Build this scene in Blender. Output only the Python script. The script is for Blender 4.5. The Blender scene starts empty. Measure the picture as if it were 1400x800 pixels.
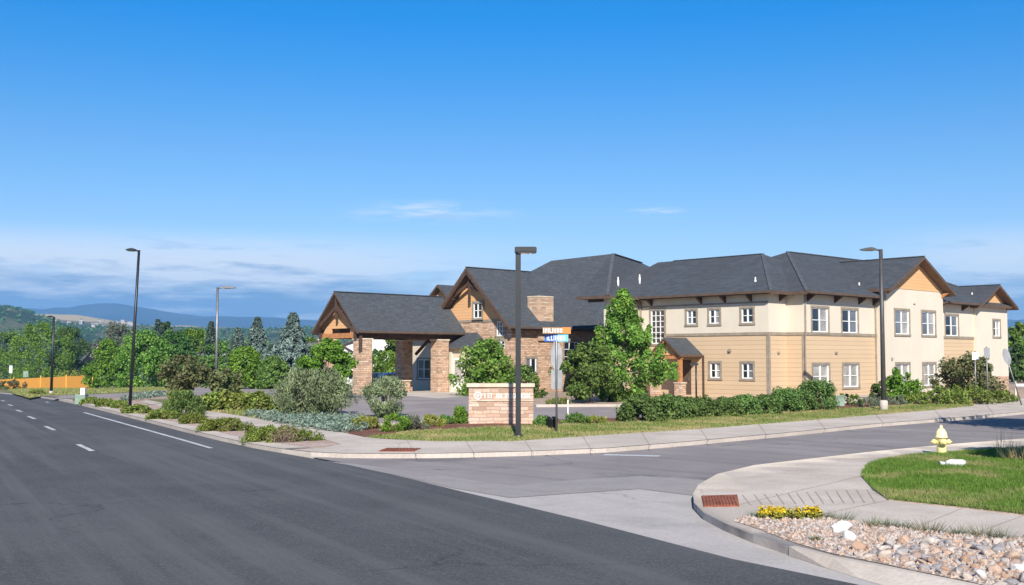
import bpy, bmesh, math, random
import numpy as np
from mathutils import Vector, Matrix
from mathutils.geometry import delaunay_2d_cdt

scene = bpy.context.scene
COL = scene.collection
R = math.radians

# ------------------------------------------------------------------ camera
CAM_Z, PITCH, FPX = 2.8, R(3.36), 1500.0
cd = bpy.data.cameras.new("camera")
cam = bpy.data.objects.new("camera", cd)
COL.objects.link(cam)
cam.location = (0, 0, CAM_Z)
cam.rotation_euler = (R(90) + PITCH, 0, 0)
cd.sensor_width = 36.0
cd.lens = 36.0 * FPX / 1400.0
cd.clip_start, cd.clip_end = 0.1, 30000
scene.camera = cam

# ------------------------------------------------------------------ light
SUN_AZ = (0.04, -1.0)          # horizontal direction towards the sun
SUN_EL = R(33)
sh = Vector((SUN_AZ[0], SUN_AZ[1], 0)).normalized()
SUN_DIR = (sh * math.cos(SUN_EL) + Vector((0, 0, math.sin(SUN_EL)))).normalized()
sd = bpy.data.lights.new("sun", 'SUN')
sd.energy, sd.angle, sd.color = 5.0, R(0.53), (1.0, 0.935, 0.84)
so = bpy.data.objects.new("sun", sd)
COL.objects.link(so)
so.rotation_euler = SUN_DIR.to_track_quat('Z', 'Y').to_euler()
so.location = (30, -60, 60)

world = bpy.data.worlds.new("World")
scene.world = world
world.use_nodes = True


def build_world():
    nt = world.node_tree
    N, L = nt.nodes, nt.links
    N.clear()
    out = N.new('ShaderNodeOutputWorld')
    bg = N.new('ShaderNodeBackground')
    bg.inputs['Strength'].default_value = 0.074
    L.new(bg.outputs[0], out.inputs['Surface'])
    sky = N.new('ShaderNodeTexSky')
    sky.sky_type = 'NISHITA'
    sky.sun_disc = False
    sky.sun_elevation = SUN_EL
    sky.sun_rotation = math.atan2(SUN_AZ[0], SUN_AZ[1])
    sky.altitude = 1900
    sky.air_density, sky.dust_density, sky.ozone_density = 1.0, 0.3, 2.2
    hs = N.new('ShaderNodeHueSaturation')
    hs.inputs['Saturation'].default_value = 1.28
    hs.inputs['Value'].default_value = 1.0
    L.new(sky.outputs[0], hs.inputs['Color'])
    # deeper, polarised blue higher up
    tcg = N.new('ShaderNodeTexCoord'); sg = N.new('ShaderNodeSeparateXYZ'); L.new(tcg.outputs['Generated'], sg.inputs[0])
    gr = N.new('ShaderNodeValToRGB'); ge = gr.color_ramp.elements
    ge[0].position = 0.0; ge[0].color = (1.30, 1.20, 1.18, 1); ge[1].position = 0.9; ge[1].color = (0.85, 1.0, 1.15, 1)
    for p_, c_ in ((0.105, (1.40, 1.20, 1.15, 1)), (0.19, (1.0, 1.14, 1.20, 1)), (0.30, (0.02, 1.08, 1.42, 1)), (0.45, (0.10, 1.0, 1.3, 1)), (0.62, (0.8, 1.0, 1.15, 1))):
        x = ge.new(p_); x.color = c_
    L.new(sg.outputs[2], gr.inputs[0])
    gm = N.new('ShaderNodeMixRGB'); gm.blend_type = 'MULTIPLY'; gm.inputs[0].default_value = 1.0
    L.new(hs.outputs[0], gm.inputs[1]); L.new(gr.outputs[0], gm.inputs[2])
    # clouds in direction space: a low bank of layered stratus and a few thin wisps
    tc = N.new('ShaderNodeTexCoord')
    sep = N.new('ShaderNodeSeparateXYZ')
    L.new(tc.outputs['Generated'], sep.inputs[0])

    def math_(op, a, b=None, c=None, clamp=False):
        n = N.new('ShaderNodeMath'); n.operation = op; n.use_clamp = clamp
        for i, v in enumerate((a, b, c)):
            if v is None: continue
            if isinstance(v, (int, float)): n.inputs[i].default_value = v
            else: L.new(v, n.inputs[i])
        return n.outputs[0]

    def smooth(v, a, b, lo=0.0, hi=1.0):
        n = N.new('ShaderNodeMapRange'); n.interpolation_type = 'SMOOTHSTEP'
        n.inputs[1].default_value, n.inputs[2].default_value = a, b
        n.inputs[3].default_value, n.inputs[4].default_value = lo, hi
        L.new(v, n.inputs[0]); return n.outputs[0]

    az = math_('ARCTAN2', sep.outputs[0], sep.outputs[1])
    el = math_('ARCSINE', sep.outputs[2])
    cv = N.new('ShaderNodeCombineXYZ')
    L.new(az, cv.inputs[0]); L.new(math_('MULTIPLY', el, 7.0), cv.inputs[1])

    def noise(vec, scale, detail, rough=0.55, loc=(0, 0, 0)):
        m = N.new('ShaderNodeMapping'); m.inputs['Location'].default_value = loc
        L.new(vec, m.inputs[0])
        n = N.new('ShaderNodeTexNoise')
        n.inputs['Scale'].default_value = scale; n.inputs['Detail'].default_value = detail
        n.inputs['Roughness'].default_value = rough
        L.new(m.outputs[0], n.inputs['Vector']); return n.outputs['Fac']

    n1 = noise(cv.outputs[0], 7.0, 7, 0.6, (3.1, 0.4, 0))
    band = math_('MULTIPLY', smooth(el, 0.010, 0.035), smooth(el, 0.118, 0.080))
    side = math_('ADD', smooth(az, 0.10, -0.22), smooth(az, 0.28, 0.42, 0.0, 0.8))
    dens = math_('MULTIPLY', math_('MULTIPLY', band, side), smooth(n1, 0.20, 0.44))
    # the wisps
    def wisp(a0, e0, wa, we):
        da = math_('DIVIDE', math_('SUBTRACT', az, a0), wa)
        de = math_('DIVIDE', math_('SUBTRACT', el, e0), we)
        d = math_('SQRT', math_('ADD', math_('MULTIPLY', da, da), math_('MULTIPLY', de, de)))
        return smooth(d, 1.0, 0.1)
    n2 = smooth(noise(cv.outputs[0], 16.0, 6, 0.65, (9, 2, 0)), 0.40, 0.66)
    w = math_('ADD', wisp(-0.075, 0.131, 0.10, 0.016), wisp(0.128, 0.132, 0.040, 0.0045))
    w = math_('ADD', w, wisp(-0.25, 0.094, 0.30, 0.020))
    w2 = math_('MULTIPLY', math_('MULTIPLY', w, n2), 0.65)
    dens = math_('MAXIMUM', math_('MULTIPLY', dens, 0.92), w2, clamp=True)
    # cloud tone: shaded slate bellies, pale tops
    n3 = noise(cv.outputs[0], 11.0, 6, 0.6, (1, 7, 0))
    ramp = N.new('ShaderNodeValToRGB')
    ramp.color_ramp.elements[0].position = 0.36
    ramp.color_ramp.elements[1].position = 0.64
    ramp.color_ramp.elements[0].color = (1.7, 3.1, 5.4, 1)
    ramp.color_ramp.elements[1].color = (9.0, 9.4, 9.8, 1)
    tone = math_('ADD', n3, smooth(el, 0.045, 0.10, -0.10, 0.22))
    L.new(tone, ramp.inputs[0])
    mix = N.new('ShaderNodeMixRGB')
    L.new(dens, mix.inputs[0]); L.new(gm.outputs[0], mix.inputs[1]); L.new(ramp.outputs[0], mix.inputs[2])
    L.new(mix.outputs[0], bg.inputs['Color'])


build_world()
scene.view_settings.view_transform = 'Standard'
scene.view_settings.look = 'None'
scene.view_settings.exposure = 0.67
scene.view_settings.gamma = 1.0
scene.view_settings.use_curve_mapping = False
scene.cycles.max_bounces = 6
scene.cycles.transparent_max_bounces = 8
scene.cycles.use_denoising = True

# ------------------------------------------------------------------ helpers: projection and terrain
F_AX = Vector((0, math.cos(PITCH), math.sin(PITCH)))
U_AX = Vector((0, -math.sin(PITCH), math.cos(PITCH)))
C0 = Vector((0, 0, CAM_Z))


def ray(px, py):
    return (F_AX * FPX + Vector((1, 0, 0)) * (px - 700) + U_AX * (400 - py)) / FPX


def sstep(a, b, x):
    t = min(1, max(0, (x - a) / (b - a)))
    return t * t * (3 - 2 * t)


def softplus(x):
    return x if x > 30 else math.log1p(math.exp(x))


ROAD_A = Vector((4.2, 13.46)); ROAD_U = Vector((-0.49, 0.872)).normalized(); ROAD_N = Vector((ROAD_U.y, -ROAD_U.x))
ST_A = Vector((5.26, 34.3)); ST_U = Vector((0.707, 0.707)); ST_N = Vector((-0.707, 0.707))


def T(x, y):
    """height of the road surface / of the land without its kerb step"""
    p = Vector((x, y))
    al = p.dot(ROAD_U)
    h = -0.02 * 15 * softplus((al - 75) / 15)
    h -= 0.04 * 60 * softplus((al - 330) / 60)
    d = min((p - ROAD_A).dot(ROAD_N), (p - ST_A).dot(ST_N))
    return h + 0.27 * sstep(2, 20, d)


def G(px, py, dz=0.13):
    """the point of the ground that a pixel of the photograph looks at"""
    d = ray(px, py)
    t, prev = 4.0, 4.0
    while t < 900:
        p = C0 + d * t
        if p.z < T(p.x, p.y) + dz:
            lo, hi = prev, t
            for _ in range(30):
                m = (lo + hi) / 2
                p = C0 + d * m
                if p.z < T(p.x, p.y) + dz: hi = m
                else: lo = m
            return C0 + d * hi
        prev = t
        t += 0.5 if t < 100 else 2
    p = C0 + d * 900
    return p


def G2(px, py, dz=0.13):
    p = G(px, py, dz)
    return (p.x, p.y)


def at_depth(px, py, D):
    d = ray(px, py)
    return C0 + d * (D / d.y)


def px_size(n, D):
    return n * D / FPX


# ------------------------------------------------------------------ helpers: objects
def link(o, parent=None):
    COL.objects.link(o)
    if parent is not None: o.parent = parent
    return o


def obj_from_bm(name, bm, mats, parent=None, smooth=False):
    me = bpy.data.meshes.new(name)
    bmesh.ops.recalc_face_normals(bm, faces=bm.faces)
    bm.to_mesh(me); bm.free()
    for m in (mats if isinstance(mats, (list, tuple)) else [mats]): me.materials.append(m)
    if smooth: me.polygons.foreach_set('use_smooth', [True] * len(me.polygons))
    return link(bpy.data.objects.new(name, me), parent)


def tag(o, label, cat, group=None, kind=None):
    o['label'] = label
    if cat: o['category'] = cat
    if group: o['group'] = group
    if kind: o['kind'] = kind
    return o


def structure(o):
    o['kind'] = 'structure'
    return o


def thing(name, loc, label, cat, rz=0.0, group=None):
    o = bpy.data.objects.new(name, None)
    o.empty_display_size = 0.3
    o.location = loc; o.rotation_euler = (0, 0, rz)
    link(o)
    return tag(o, label, cat, group)


def copy_tree(o, parent=None):
    c = o.copy(); COL.objects.link(c)
    if parent is not None: c.parent = parent
    for ch in o.children: copy_tree(ch, c)
    return c


def box(bm, x0, x1, y0, y1, z0, z1, mi=0):
    vs = [bm.verts.new(p) for p in ((x0, y0, z0), (x1, y0, z0), (x1, y1, z0), (x0, y1, z0),
                                    (x0, y0, z1), (x1, y0, z1), (x1, y1, z1), (x0, y1, z1))]
    for f in ((3, 2, 1, 0), (4, 5, 6, 7), (0, 1, 5, 4), (1, 2, 6, 5), (2, 3, 7, 6), (3, 0, 4, 7)):
        bm.faces.new([vs[i] for i in f]).material_index = mi
    return vs


def prism(bm, pts, a, b, mi=0):
    """pts: list of 3-D points of a planar loop; extruded by the vector b-a given as Vector"""
    d = Vector(b) - Vector(a)
    v0 = [bm.verts.new(Vector(p)) for p in pts]
    v1 = [bm.verts.new(Vector(p) + d) for p in pts]
    n = len(pts)
    bm.faces.new(v0).material_index = mi
    bm.faces.new(v1[::-1]).material_index = mi
    for i in range(n):
        bm.faces.new((v0[i], v0[(i + 1) % n], v1[(i + 1) % n], v1[i])).material_index = mi


def beam(bm, p, q, w, h, mi=0):
    """a rectangular bar from p to q"""
    p, q = Vector(p), Vector(q)
    d = (q - p).normalized()
    s = d.cross(Vector((0, 0, 1)))
    s = s.normalized() if s.length > 1e-4 else Vector((1, 0, 0))
    u = s.cross(d).normalized()
    prism(bm, [p + s * w / 2 + u * h / 2, p - s * w / 2 + u * h / 2, p - s * w / 2 - u * h / 2, p + s * w / 2 - u * h / 2], p, q, mi)


def tube(bm, pts, radii, n=8, mi=0, cap=True):
    rings = []
    pts = [Vector(p) for p in pts]
    for i, p in enumerate(pts):
        d = (pts[min(i + 1, len(pts) - 1)] - pts[max(i - 1, 0)]).normalized()
        a = d.cross(Vector((0.13, 0.99, 0.02)))
        if a.length < 0.1: a = d.cross(Vector((1, 0, 0)))
        a.normalize(); b = d.cross(a)
        r = radii[i] if isinstance(radii, (list, tuple)) else radii
        rings.append([bm.verts.new(p + (a * math.cos(2 * math.pi * k / n) + b * math.sin(2 * math.pi * k / n)) * r) for k in range(n)])
    for r0, r1 in zip(rings, rings[1:]):
        for k in range(n):
            f = bm.faces.new((r0[k], r0[(k + 1) % n], r1[(k + 1) % n], r1[k])); f.smooth = True; f.material_index = mi
    if cap:
        bm.faces.new(rings[0][::-1]).material_index = mi
        bm.faces.new(rings[-1]).material_index = mi


def lathe(bm, prof, n=20, axis='z', org=(0, 0, 0), mi=0):
    """prof: list of (r, h)"""
    rings = []
    o = Vector(org)
    for r, h in prof:
        ring = []
        for k in range(n):
            c, s = math.cos(2 * math.pi * k / n) * r, math.sin(2 * math.pi * k / n) * r
            v = {'z': Vector((c, s, h)), 'x': Vector((h, c, s)), 'y': Vector((c, h, s))}[axis]
            ring.append(bm.verts.new(o + v))
        rings.append(ring)
    for r0, r1 in zip(rings, rings[1:]):
        for k in range(n):
            f = bm.faces.new((r0[k], r0[(k + 1) % n], r1[(k + 1) % n], r1[k])); f.smooth = True; f.material_index = mi
    bm.faces.new(rings[0][::-1]).material_index = mi
    bm.faces.new(rings[-1]).material_index = mi


def quick_mesh(name, verts, faces_n, mats, mi=None):
    """verts (k*n,3) array made of separate n-gons"""
    nv = len(verts); nf = nv // faces_n
    me = bpy.data.meshes.new(name)
    me.vertices.add(nv); me.vertices.foreach_set('co', np.asarray(verts, dtype=np.float32).ravel())
    me.loops.add(nv); me.loops.foreach_set('vertex_index', np.arange(nv, dtype=np.int32))
    me.polygons.add(nf)
    me.polygons.foreach_set('loop_start', np.arange(0, nv, faces_n, dtype=np.int32))
    me.polygons.foreach_set('loop_total', np.full(nf, faces_n, dtype=np.int32))
    for m in (mats if isinstance(mats, (list, tuple)) else [mats]): me.materials.append(m)
    if mi is not None: me.polygons.foreach_set('material_index', np.asarray(mi, dtype=np.int32))
    me.update(calc_edges=True)
    return me


# ------------------------------------------------------------------ materials
class NT:
    def __init__(self, name):
        self.m = bpy.data.materials.new(name); self.m.use_nodes = True
        self.t = self.m.node_tree; self.N = self.t.nodes; self.L = self.t.links
        self.N.clear()
        self.out = self.N.new('ShaderNodeOutputMaterial')
        self.p = self.N.new('ShaderNodeBsdfPrincipled')
        self.L.new(self.p.outputs[0], self.out.inputs['Surface'])

    def n(self, t, **kw):
        n = self.N.new(t)
        for k, v in kw.items(): setattr(n, k, v)
        return n

    def set(self, sock, v):
        if isinstance(v, bpy.types.NodeSocket): self.L.new(v, sock)
        elif isinstance(v, (tuple, list)) and len(v) == 3 and sock.type == 'RGBA': sock.default_value = (*v, 1)
        else: sock.default_value = v

    def math(self, op, a, b=0.0, clamp=False):
        n = self.n('ShaderNodeMath', operation=op, use_clamp=clamp)
        self.set(n.inputs[0], a); self.set(n.inputs[1], b); return n.outputs[0]

    def mix(self, f, a, b, mode='MIX'):
        n = self.n('ShaderNodeMixRGB', blend_type=mode)
        self.set(n.inputs[0], f); self.set(n.inputs[1], a); self.set(n.inputs[2], b); return n.outputs[0]

    def coords(self, kind='pos', scale=(1, 1, 1), rot=(0, 0, 0)):
        src = self.n('ShaderNodeNewGeometry').outputs['Position'] if kind == 'pos' else self.n('ShaderNodeTexCoord').outputs['Object']
        m = self.n('ShaderNodeMapping')
        m.inputs['Scale'].default_value = scale; m.inputs['Rotation'].default_value = rot
        self.L.new(src, m.inputs[0]); return m.outputs[0]

    def noise(self, vec, scale, detail=4, rough=0.55):
        n = self.n('ShaderNodeTexNoise')
        n.inputs['Scale'].default_value = scale; n.inputs['Detail'].default_value = detail; n.inputs['Roughness'].default_value = rough
        self.L.new(vec, n.inputs['Vector']); return n.outputs['Fac']

    def smooth(self, v, a, b, lo=0.0, hi=1.0):
        n = self.n('ShaderNodeMapRange', interpolation_type='SMOOTHSTEP')
        n.inputs[1].default_value, n.inputs[2].default_value, n.inputs[3].default_value, n.inputs[4].default_value = a, b, lo, hi
        self.L.new(v, n.inputs[0]); return n.outputs[0]

    def bump(self, h, strength=0.3, dist=0.02):
        b = self.n('ShaderNodeBump'); b.inputs['Strength'].default_value = strength; b.inputs['Distance'].default_value = dist
        self.L.new(h, b.inputs['Height']); self.L.new(b.outputs[0], self.p.inputs['Normal'])

    def base(self, c, rough=0.8, spec=0.3, metal=0.0):
        self.set(self.p.inputs['Base Color'], c); self.set(self.p.inputs['Roughness'], rough)
        self.set(self.p.inputs['Specular IOR Level'], spec); self.set(self.p.inputs['Metallic'], metal)


def plain(name, c, rough=0.6, spec=0.3, metal=0.0, var=0.15, scale=3.0, kind='obj'):
    t = NT(name)
    v = t.coords(kind)
    f = t.noise(v, scale, 5)
    c2 = tuple(x * (1 - var) for x in c); c1 = tuple(min(1, x * (1 + var)) for x in c)
    t.base(t.mix(t.smooth(f, 0.3, 0.7), c2, c1), rough, spec, metal)
    return t.m


def ground_mat(name, ca, cb, s1=0.5, s2=12, speck=None, rough=0.9, bump=0.3, bd=0.02, streak=None, thr=(0.35, 0.65), patch=None, crack=None):
    t = NT(name)
    v = t.coords('pos')
    f = t.noise(v, s1, 6, 0.6)
    g = t.noise(v, s2, 6, 0.7)
    c = t.mix(t.smooth(f, *thr), ca, cb)
    c = t.mix(t.smooth(g, 0.3, 0.7, 0.0, 0.35), c, tuple(x * 0.55 for x in ca))
    if patch:                                   # (colour, scale, lo, hi)
        c = t.mix(t.smooth(t.noise(v, patch[1], 5, 0.6), patch[2], patch[3], 0, 0.85), c, patch[0])
    if speck:
        vo = t.n('ShaderNodeTexVoronoi'); vo.inputs['Scale'].default_value = speck[1]
        t.L.new(v, vo.inputs['Vector'])
        rp = t.n('ShaderNodeSeparateColor'); t.L.new(vo.outputs['Color'], rp.inputs[0])
        c = t.mix(t.smooth(rp.outputs[0], 0.5, 0.95, 0, speck[2]), c, speck[0])
    if streak:                                  # (direction angle, amount, colour)
        sv = t.coords('pos', (1, 1, 1), (0, 0, streak[0]))
        sm = t.n('ShaderNodeMapping'); sm.inputs['Scale'].default_value = (1.1, 0.035, 1); t.L.new(sv, sm.inputs[0])
        c = t.mix(t.smooth(t.noise(sm.outputs[0], 1.3, 5, 0.6), 0.42, 0.68, 0, streak[1]), c, streak[2])
    if crack:                                   # (colour, cell size, width, amount)
        d = t.n('ShaderNodeTexNoise'); d.inputs['Scale'].default_value = 0.9; d.inputs['Detail'].default_value = 5; t.L.new(v, d.inputs['Vector'])
        ws = t.n('ShaderNodeVectorMath', operation='SCALE'); t.L.new(d.outputs['Color'], ws.inputs[0]); ws.inputs['Scale'].default_value = 1.6
        wv = t.n('ShaderNodeVectorMath', operation='ADD'); t.L.new(v, wv.inputs[0]); t.L.new(ws.outputs[0], wv.inputs[1])
        vo = t.n('ShaderNodeTexVoronoi', feature='DISTANCE_TO_EDGE'); vo.inputs['Scale'].default_value = 1 / crack[1]; t.L.new(wv.outputs[0], vo.inputs['Vector'])
        k = t.math('MULTIPLY', t.smooth(vo.outputs['Distance'], 0.0, crack[2] / crack[1], crack[3], 0.0), t.smooth(t.noise(v, 0.12, 3), 0.46, 0.58))
        c = t.mix(k, c, crack[0])
    t.base(c, rough, 0.25)
    t.bump(g, bump, bd)
    return t.m


M = {}
ang_road = -math.atan2(ROAD_U.x, ROAD_U.y)
M['asphalt'] = ground_mat('fresh_asphalt', (0.066, 0.067, 0.069), (0.088, 0.089, 0.091), 0.35, 40, ((0.17, 0.17, 0.17), 45, 0.42), 0.88, 0.7, 0.008,
                          (-ang_road, 0.6, (0.125, 0.125, 0.125)), crack=((0.035, 0.035, 0.037), 9.0, 0.05, 0.6))
M['street'] = ground_mat('worn_asphalt', (0.230, 0.205, 0.198), (0.305, 0.275, 0.262), 0.25, 30, ((0.36, 0.33, 0.33), 50, 0.35), 0.9, 0.4, 0.006,
                         (R(-45), 0.55, (0.165, 0.150, 0.155)), crack=((0.075, 0.07, 0.072), 6.0, 0.06, 0.85), patch=((0.14, 0.13, 0.135), 0.22, 0.56, 0.66))
M['concrete_pan'] = ground_mat('concrete_pan', (0.40, 0.37, 0.345), (0.52, 0.485, 0.455), 0.3, 14, ((0.55, 0.5, 0.46), 40, 0.25), 0.9, 0.25, 0.006,
                               (-ang_road, 0.3, (0.32, 0.30, 0.29)), patch=((0.30, 0.275, 0.265), 0.30, 0.50, 0.70), crack=((0.20, 0.18, 0.17), 5.0, 0.04, 0.7))
M['sidewalk'] = ground_mat('sidewalk_concrete', (0.50, 0.435, 0.37), (0.62, 0.55, 0.475), 0.4, 16, ((0.42, 0.33, 0.27), 45, 0.25), 0.9, 0.25, 0.006,
                           patch=((0.40, 0.33, 0.27), 0.5, 0.52, 0.72), crack=((0.25, 0.21, 0.18), 4.0, 0.03, 0.7))
M['kerb'] = ground_mat('kerb_concrete', (0.46, 0.40, 0.35), (0.56, 0.49, 0.43), 0.6, 14, None, 0.9, 0.3, 0.01)
M['patchy_kerb'] = ground_mat('patchy_kerb_concrete', (0.46, 0.40, 0.35), (0.56, 0.49, 0.43), 0.6, 14, None, 0.9, 0.3, 0.01, patch=((0.10, 0.095, 0.09), 0.40, 0.40, 0.56))  # kerb concrete with irregular near-black patches
M['drive'] = ground_mat('driveway_asphalt', (0.26, 0.225, 0.215), (0.345, 0.305, 0.29), 0.2, 20, None, 0.9, 0.2, 0.006)
M['soil'] = ground_mat('gravelly_soil', (0.30, 0.215, 0.15), (0.44, 0.34, 0.26), 0.5, 9, ((0.55, 0.43, 0.36), 16, 0.6), 0.95, 0.6, 0.03)
M['pinkgravel'] = ground_mat('pink_gravel', (0.36, 0.25, 0.20), (0.50, 0.38, 0.32), 0.6, 14, ((0.62, 0.50, 0.45), 22, 0.6), 0.95, 0.7, 0.03)
M['mulch'] = ground_mat('bark_mulch', (0.13, 0.055, 0.035), (0.22, 0.10, 0.065), 1.2, 14, ((0.30, 0.16, 0.11), 18, 0.5), 0.95, 0.8, 0.03)
M['turf'] = ground_mat('turf_soil', (0.085, 0.13, 0.030), (0.20, 0.20, 0.065), 0.5, 10, None, 0.95, 0.5, 0.03, patch=((0.26, 0.215, 0.095), 0.35, 0.5, 0.68))
M['field'] = ground_mat('grassland', (0.10, 0.13, 0.05), (0.24, 0.22, 0.10), 0.02, 0.2, None, 0.95, 0.0, 0.1)
M['paint'] = ground_mat('road_paint', (0.46, 0.46, 0.46), (0.66, 0.66, 0.65), 2.0, 14, ((0.25, 0.25, 0.26), 30, 0.35), 0.7, 0.2, 0.004)
M['groove'] = plain('dark_groove_concrete', (0.33, 0.29, 0.25), 0.95)  # darker concrete colour for tooled grooves and joints
M['gravel_bed'] = ground_mat('river_gravel', (0.34, 0.25, 0.19), (0.48, 0.37, 0.30), 0.9, 11, ((0.66, 0.56, 0.50), 13, 0.7), 0.95, 0.9, 0.04)


def m_far(name, dark, mid, tan, s, zlo, zhi):
    t = NT(name)
    v = t.coords('pos')
    sep = t.n('ShaderNodeSeparateXYZ'); t.L.new(v, sep.inputs[0])
    c = t.mix(t.smooth(t.noise(v, s, 8, 0.65), 0.38, 0.62), dark, mid)
    w = t.math('ADD', sep.outputs[2], t.math('MULTIPLY', t.noise(v, s * 0.3, 6, 0.6), 50.0))
    c = t.mix(t.smooth(w, zlo, zhi), c, tan)
    t.base(c, 1.0, 0.0)
    return t.m


M['ground'] = m_far('open_land', (0.035, 0.055, 0.025), (0.13, 0.135, 0.06), (0.46, 0.36, 0.20), 0.006, 100, 118)
M['mountain'] = m_far('forested_mountain', (0.030, 0.045, 0.045), (0.060, 0.075, 0.065), (0.07, 0.085, 0.08), 0.002, 500, 700)


def siding(name, c, period=0.27, depth=0.5):
    t = NT(name)
    v = t.coords('obj')
    sep = t.n('ShaderNodeSeparateXYZ'); t.L.new(v, sep.inputs[0])
    q = t.math('DIVIDE', sep.outputs[2], period)
    fr = t.math('FRACT', q)
    fl = t.math('FLOOR', q)
    wn = t.n('ShaderNodeTexWhiteNoise', noise_dimensions='1D'); t.L.new(fl, wn.inputs['W'])
    big = t.noise(v, 0.7, 5, 0.6)
    col = t.mix(t.math('MULTIPLY', wn.outputs['Value'], 0.30), c, tuple(x * 0.8 for x in c))
    col = t.mix(t.smooth(big, 0.35, 0.7, 0, 0.35), col, tuple(x * 0.86 for x in c))
    gap = t.smooth(fr, 0.0, 0.16, 0.55, 0.0)  # dark line painting in the shade where the boards lap
    col = t.mix(gap, col, tuple(x * 0.45 for x in c))
    t.base(col, 0.75, 0.2)
    t.bump(t.math('SUBTRACT', 1.0, fr), depth, 0.02)
    return t.m


M['tan_siding'] = siding('tan_lap_siding', (0.56, 0.415, 0.27))
M['wood_siding'] = siding('orange_cedar_siding', (0.66, 0.38, 0.19), 0.22, 0.4)


def stucco(name, c):
    t = NT(name)
    v = t.coords('obj')
    st = t.coords('obj', (3.0, 3.0, 0.22))
    col = t.mix(t.smooth(t.noise(v, 0.5, 6, 0.6), 0.3, 0.72), tuple(x * 0.93 for x in c), c)
    col = t.mix(t.smooth(t.noise(st, 1.1, 5, 0.6), 0.52, 0.8, 0, 0.30), col, tuple(x * 0.80 for x in c))
    t.base(col, 0.9, 0.15)
    t.bump(t.noise(v, 60, 3), 0.2, 0.01)
    return t.m


M['cream'] = stucco('cream_stucco', (0.63, 0.565, 0.465))
M['beige'] = stucco('beige_stucco', (0.62, 0.52, 0.40))
M['trim'] = plain('greige_trim', (0.28, 0.235, 0.18), 0.6, 0.3)
M['white'] = plain('white_frame', (0.78, 0.78, 0.76), 0.45, 0.4, var=0.05)
M['fascia'] = plain('brown_fascia', (0.105, 0.070, 0.050), 0.6, 0.3)
M['soffit'] = plain('brown_soffit', (0.17, 0.115, 0.08), 0.75, 0.2)
M['timber'] = plain('cedar_timber', (0.42, 0.19, 0.075), 0.65, 0.25, var=0.25, scale=6)
M['dark_timber'] = plain('dark_timber', (0.085, 0.05, 0.035), 0.65, 0.25, var=0.25, scale=6)


def stone(name, a, b, c3, mortar, w=0.42, h=0.13):
    t = NT(name)
    v = t.coords('obj')
    sep = t.n('ShaderNodeSeparateXYZ'); t.L.new(v, sep.inputs[0])
    cv = t.n('ShaderNodeCombineXYZ')
    t.L.new(t.math('ADD', sep.outputs[0], sep.outputs[1]), cv.inputs[0]); t.L.new(sep.outputs[2], cv.inputs[1])
    d = t.n('ShaderNodeTexNoise'); d.inputs['Scale'].default_value = 1.7; t.L.new(v, d.inputs['Vector'])
    wv = t.n('ShaderNodeVectorMath', operation='ADD')
    t.L.new(cv.outputs[0], wv.inputs[0])
    ws = t.n('ShaderNodeVectorMath', operation='SCALE'); t.L.new(d.outputs['Color'], ws.inputs[0]); ws.inputs['Scale'].default_value = 0.10
    t.L.new(ws.outputs[0], wv.inputs[1])
    br = t.n('ShaderNodeTexBrick')
    br.inputs['Scale'].default_value = 1.0; br.inputs['Brick Width'].default_value = w; br.inputs['Row Height'].default_value = h
    br.inputs['Mortar Size'].default_value = 0.010; br.inputs['Bias'].default_value = 0.0
    br.inputs['Color1'].default_value = (0, 0, 0, 1); br.inputs['Color2'].default_value = (1, 1, 1, 1); br.inputs['Mortar'].default_value = (0, 0, 0, 1)
    br.offset_frequency = 2; br.squash = 0.6; br.squash_frequency = 3
    t.L.new(wv.outputs[0], br.inputs['Vector'])
    rp = t.n('ShaderNodeValToRGB')
    e = rp.color_ramp.elements
    e[0].color = (*a, 1); e[1].color = (*c3, 1); e[1].position = 1.0
    x = e.new(0.4); x.color = (*b, 1); x = e.new(0.7); x.color = (*tuple(q * 0.62 for q in b), 1)
    t.L.new(br.outputs['Color'], rp.inputs[0])
    col = t.mix(t.smooth(t.noise(v, 9, 5, 0.6), 0.3, 0.7, 0, 0.35), rp.outputs[0], tuple(q * 0.7 for q in a))
    col = t.mix(br.outputs['Fac'], col, mortar)
    t.base(col, 0.9, 0.2)
    hgt = t.math('ADD', t.math('MULTIPLY', br.outputs['Fac'], -1.0), t.math('MULTIPLY', br.outputs['Color'], 0.5))
    t.bump(hgt, 0.7, 0.03)
    return t.m


M['stone'] = stone('ledge_stone', (0.64, 0.44, 0.305), (0.54, 0.35, 0.24), (0.68, 0.53, 0.40), (0.27, 0.19, 0.13))
M['sign_stone'] = stone('pale_ledge_stone', (0.60, 0.42, 0.32), (0.55, 0.36, 0.26), (0.66, 0.52, 0.42), (0.33, 0.24, 0.19), 0.55, 0.14)
M['chimney_stone'] = stone('chimney_ledge_stone', (0.64, 0.46, 0.33), (0.56, 0.38, 0.26), (0.68, 0.54, 0.41), (0.38, 0.28, 0.21), 0.5, 0.14)
M['cap_stone'] = plain('stone_cap', (0.60, 0.50, 0.38), 0.85, 0.2)


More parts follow.
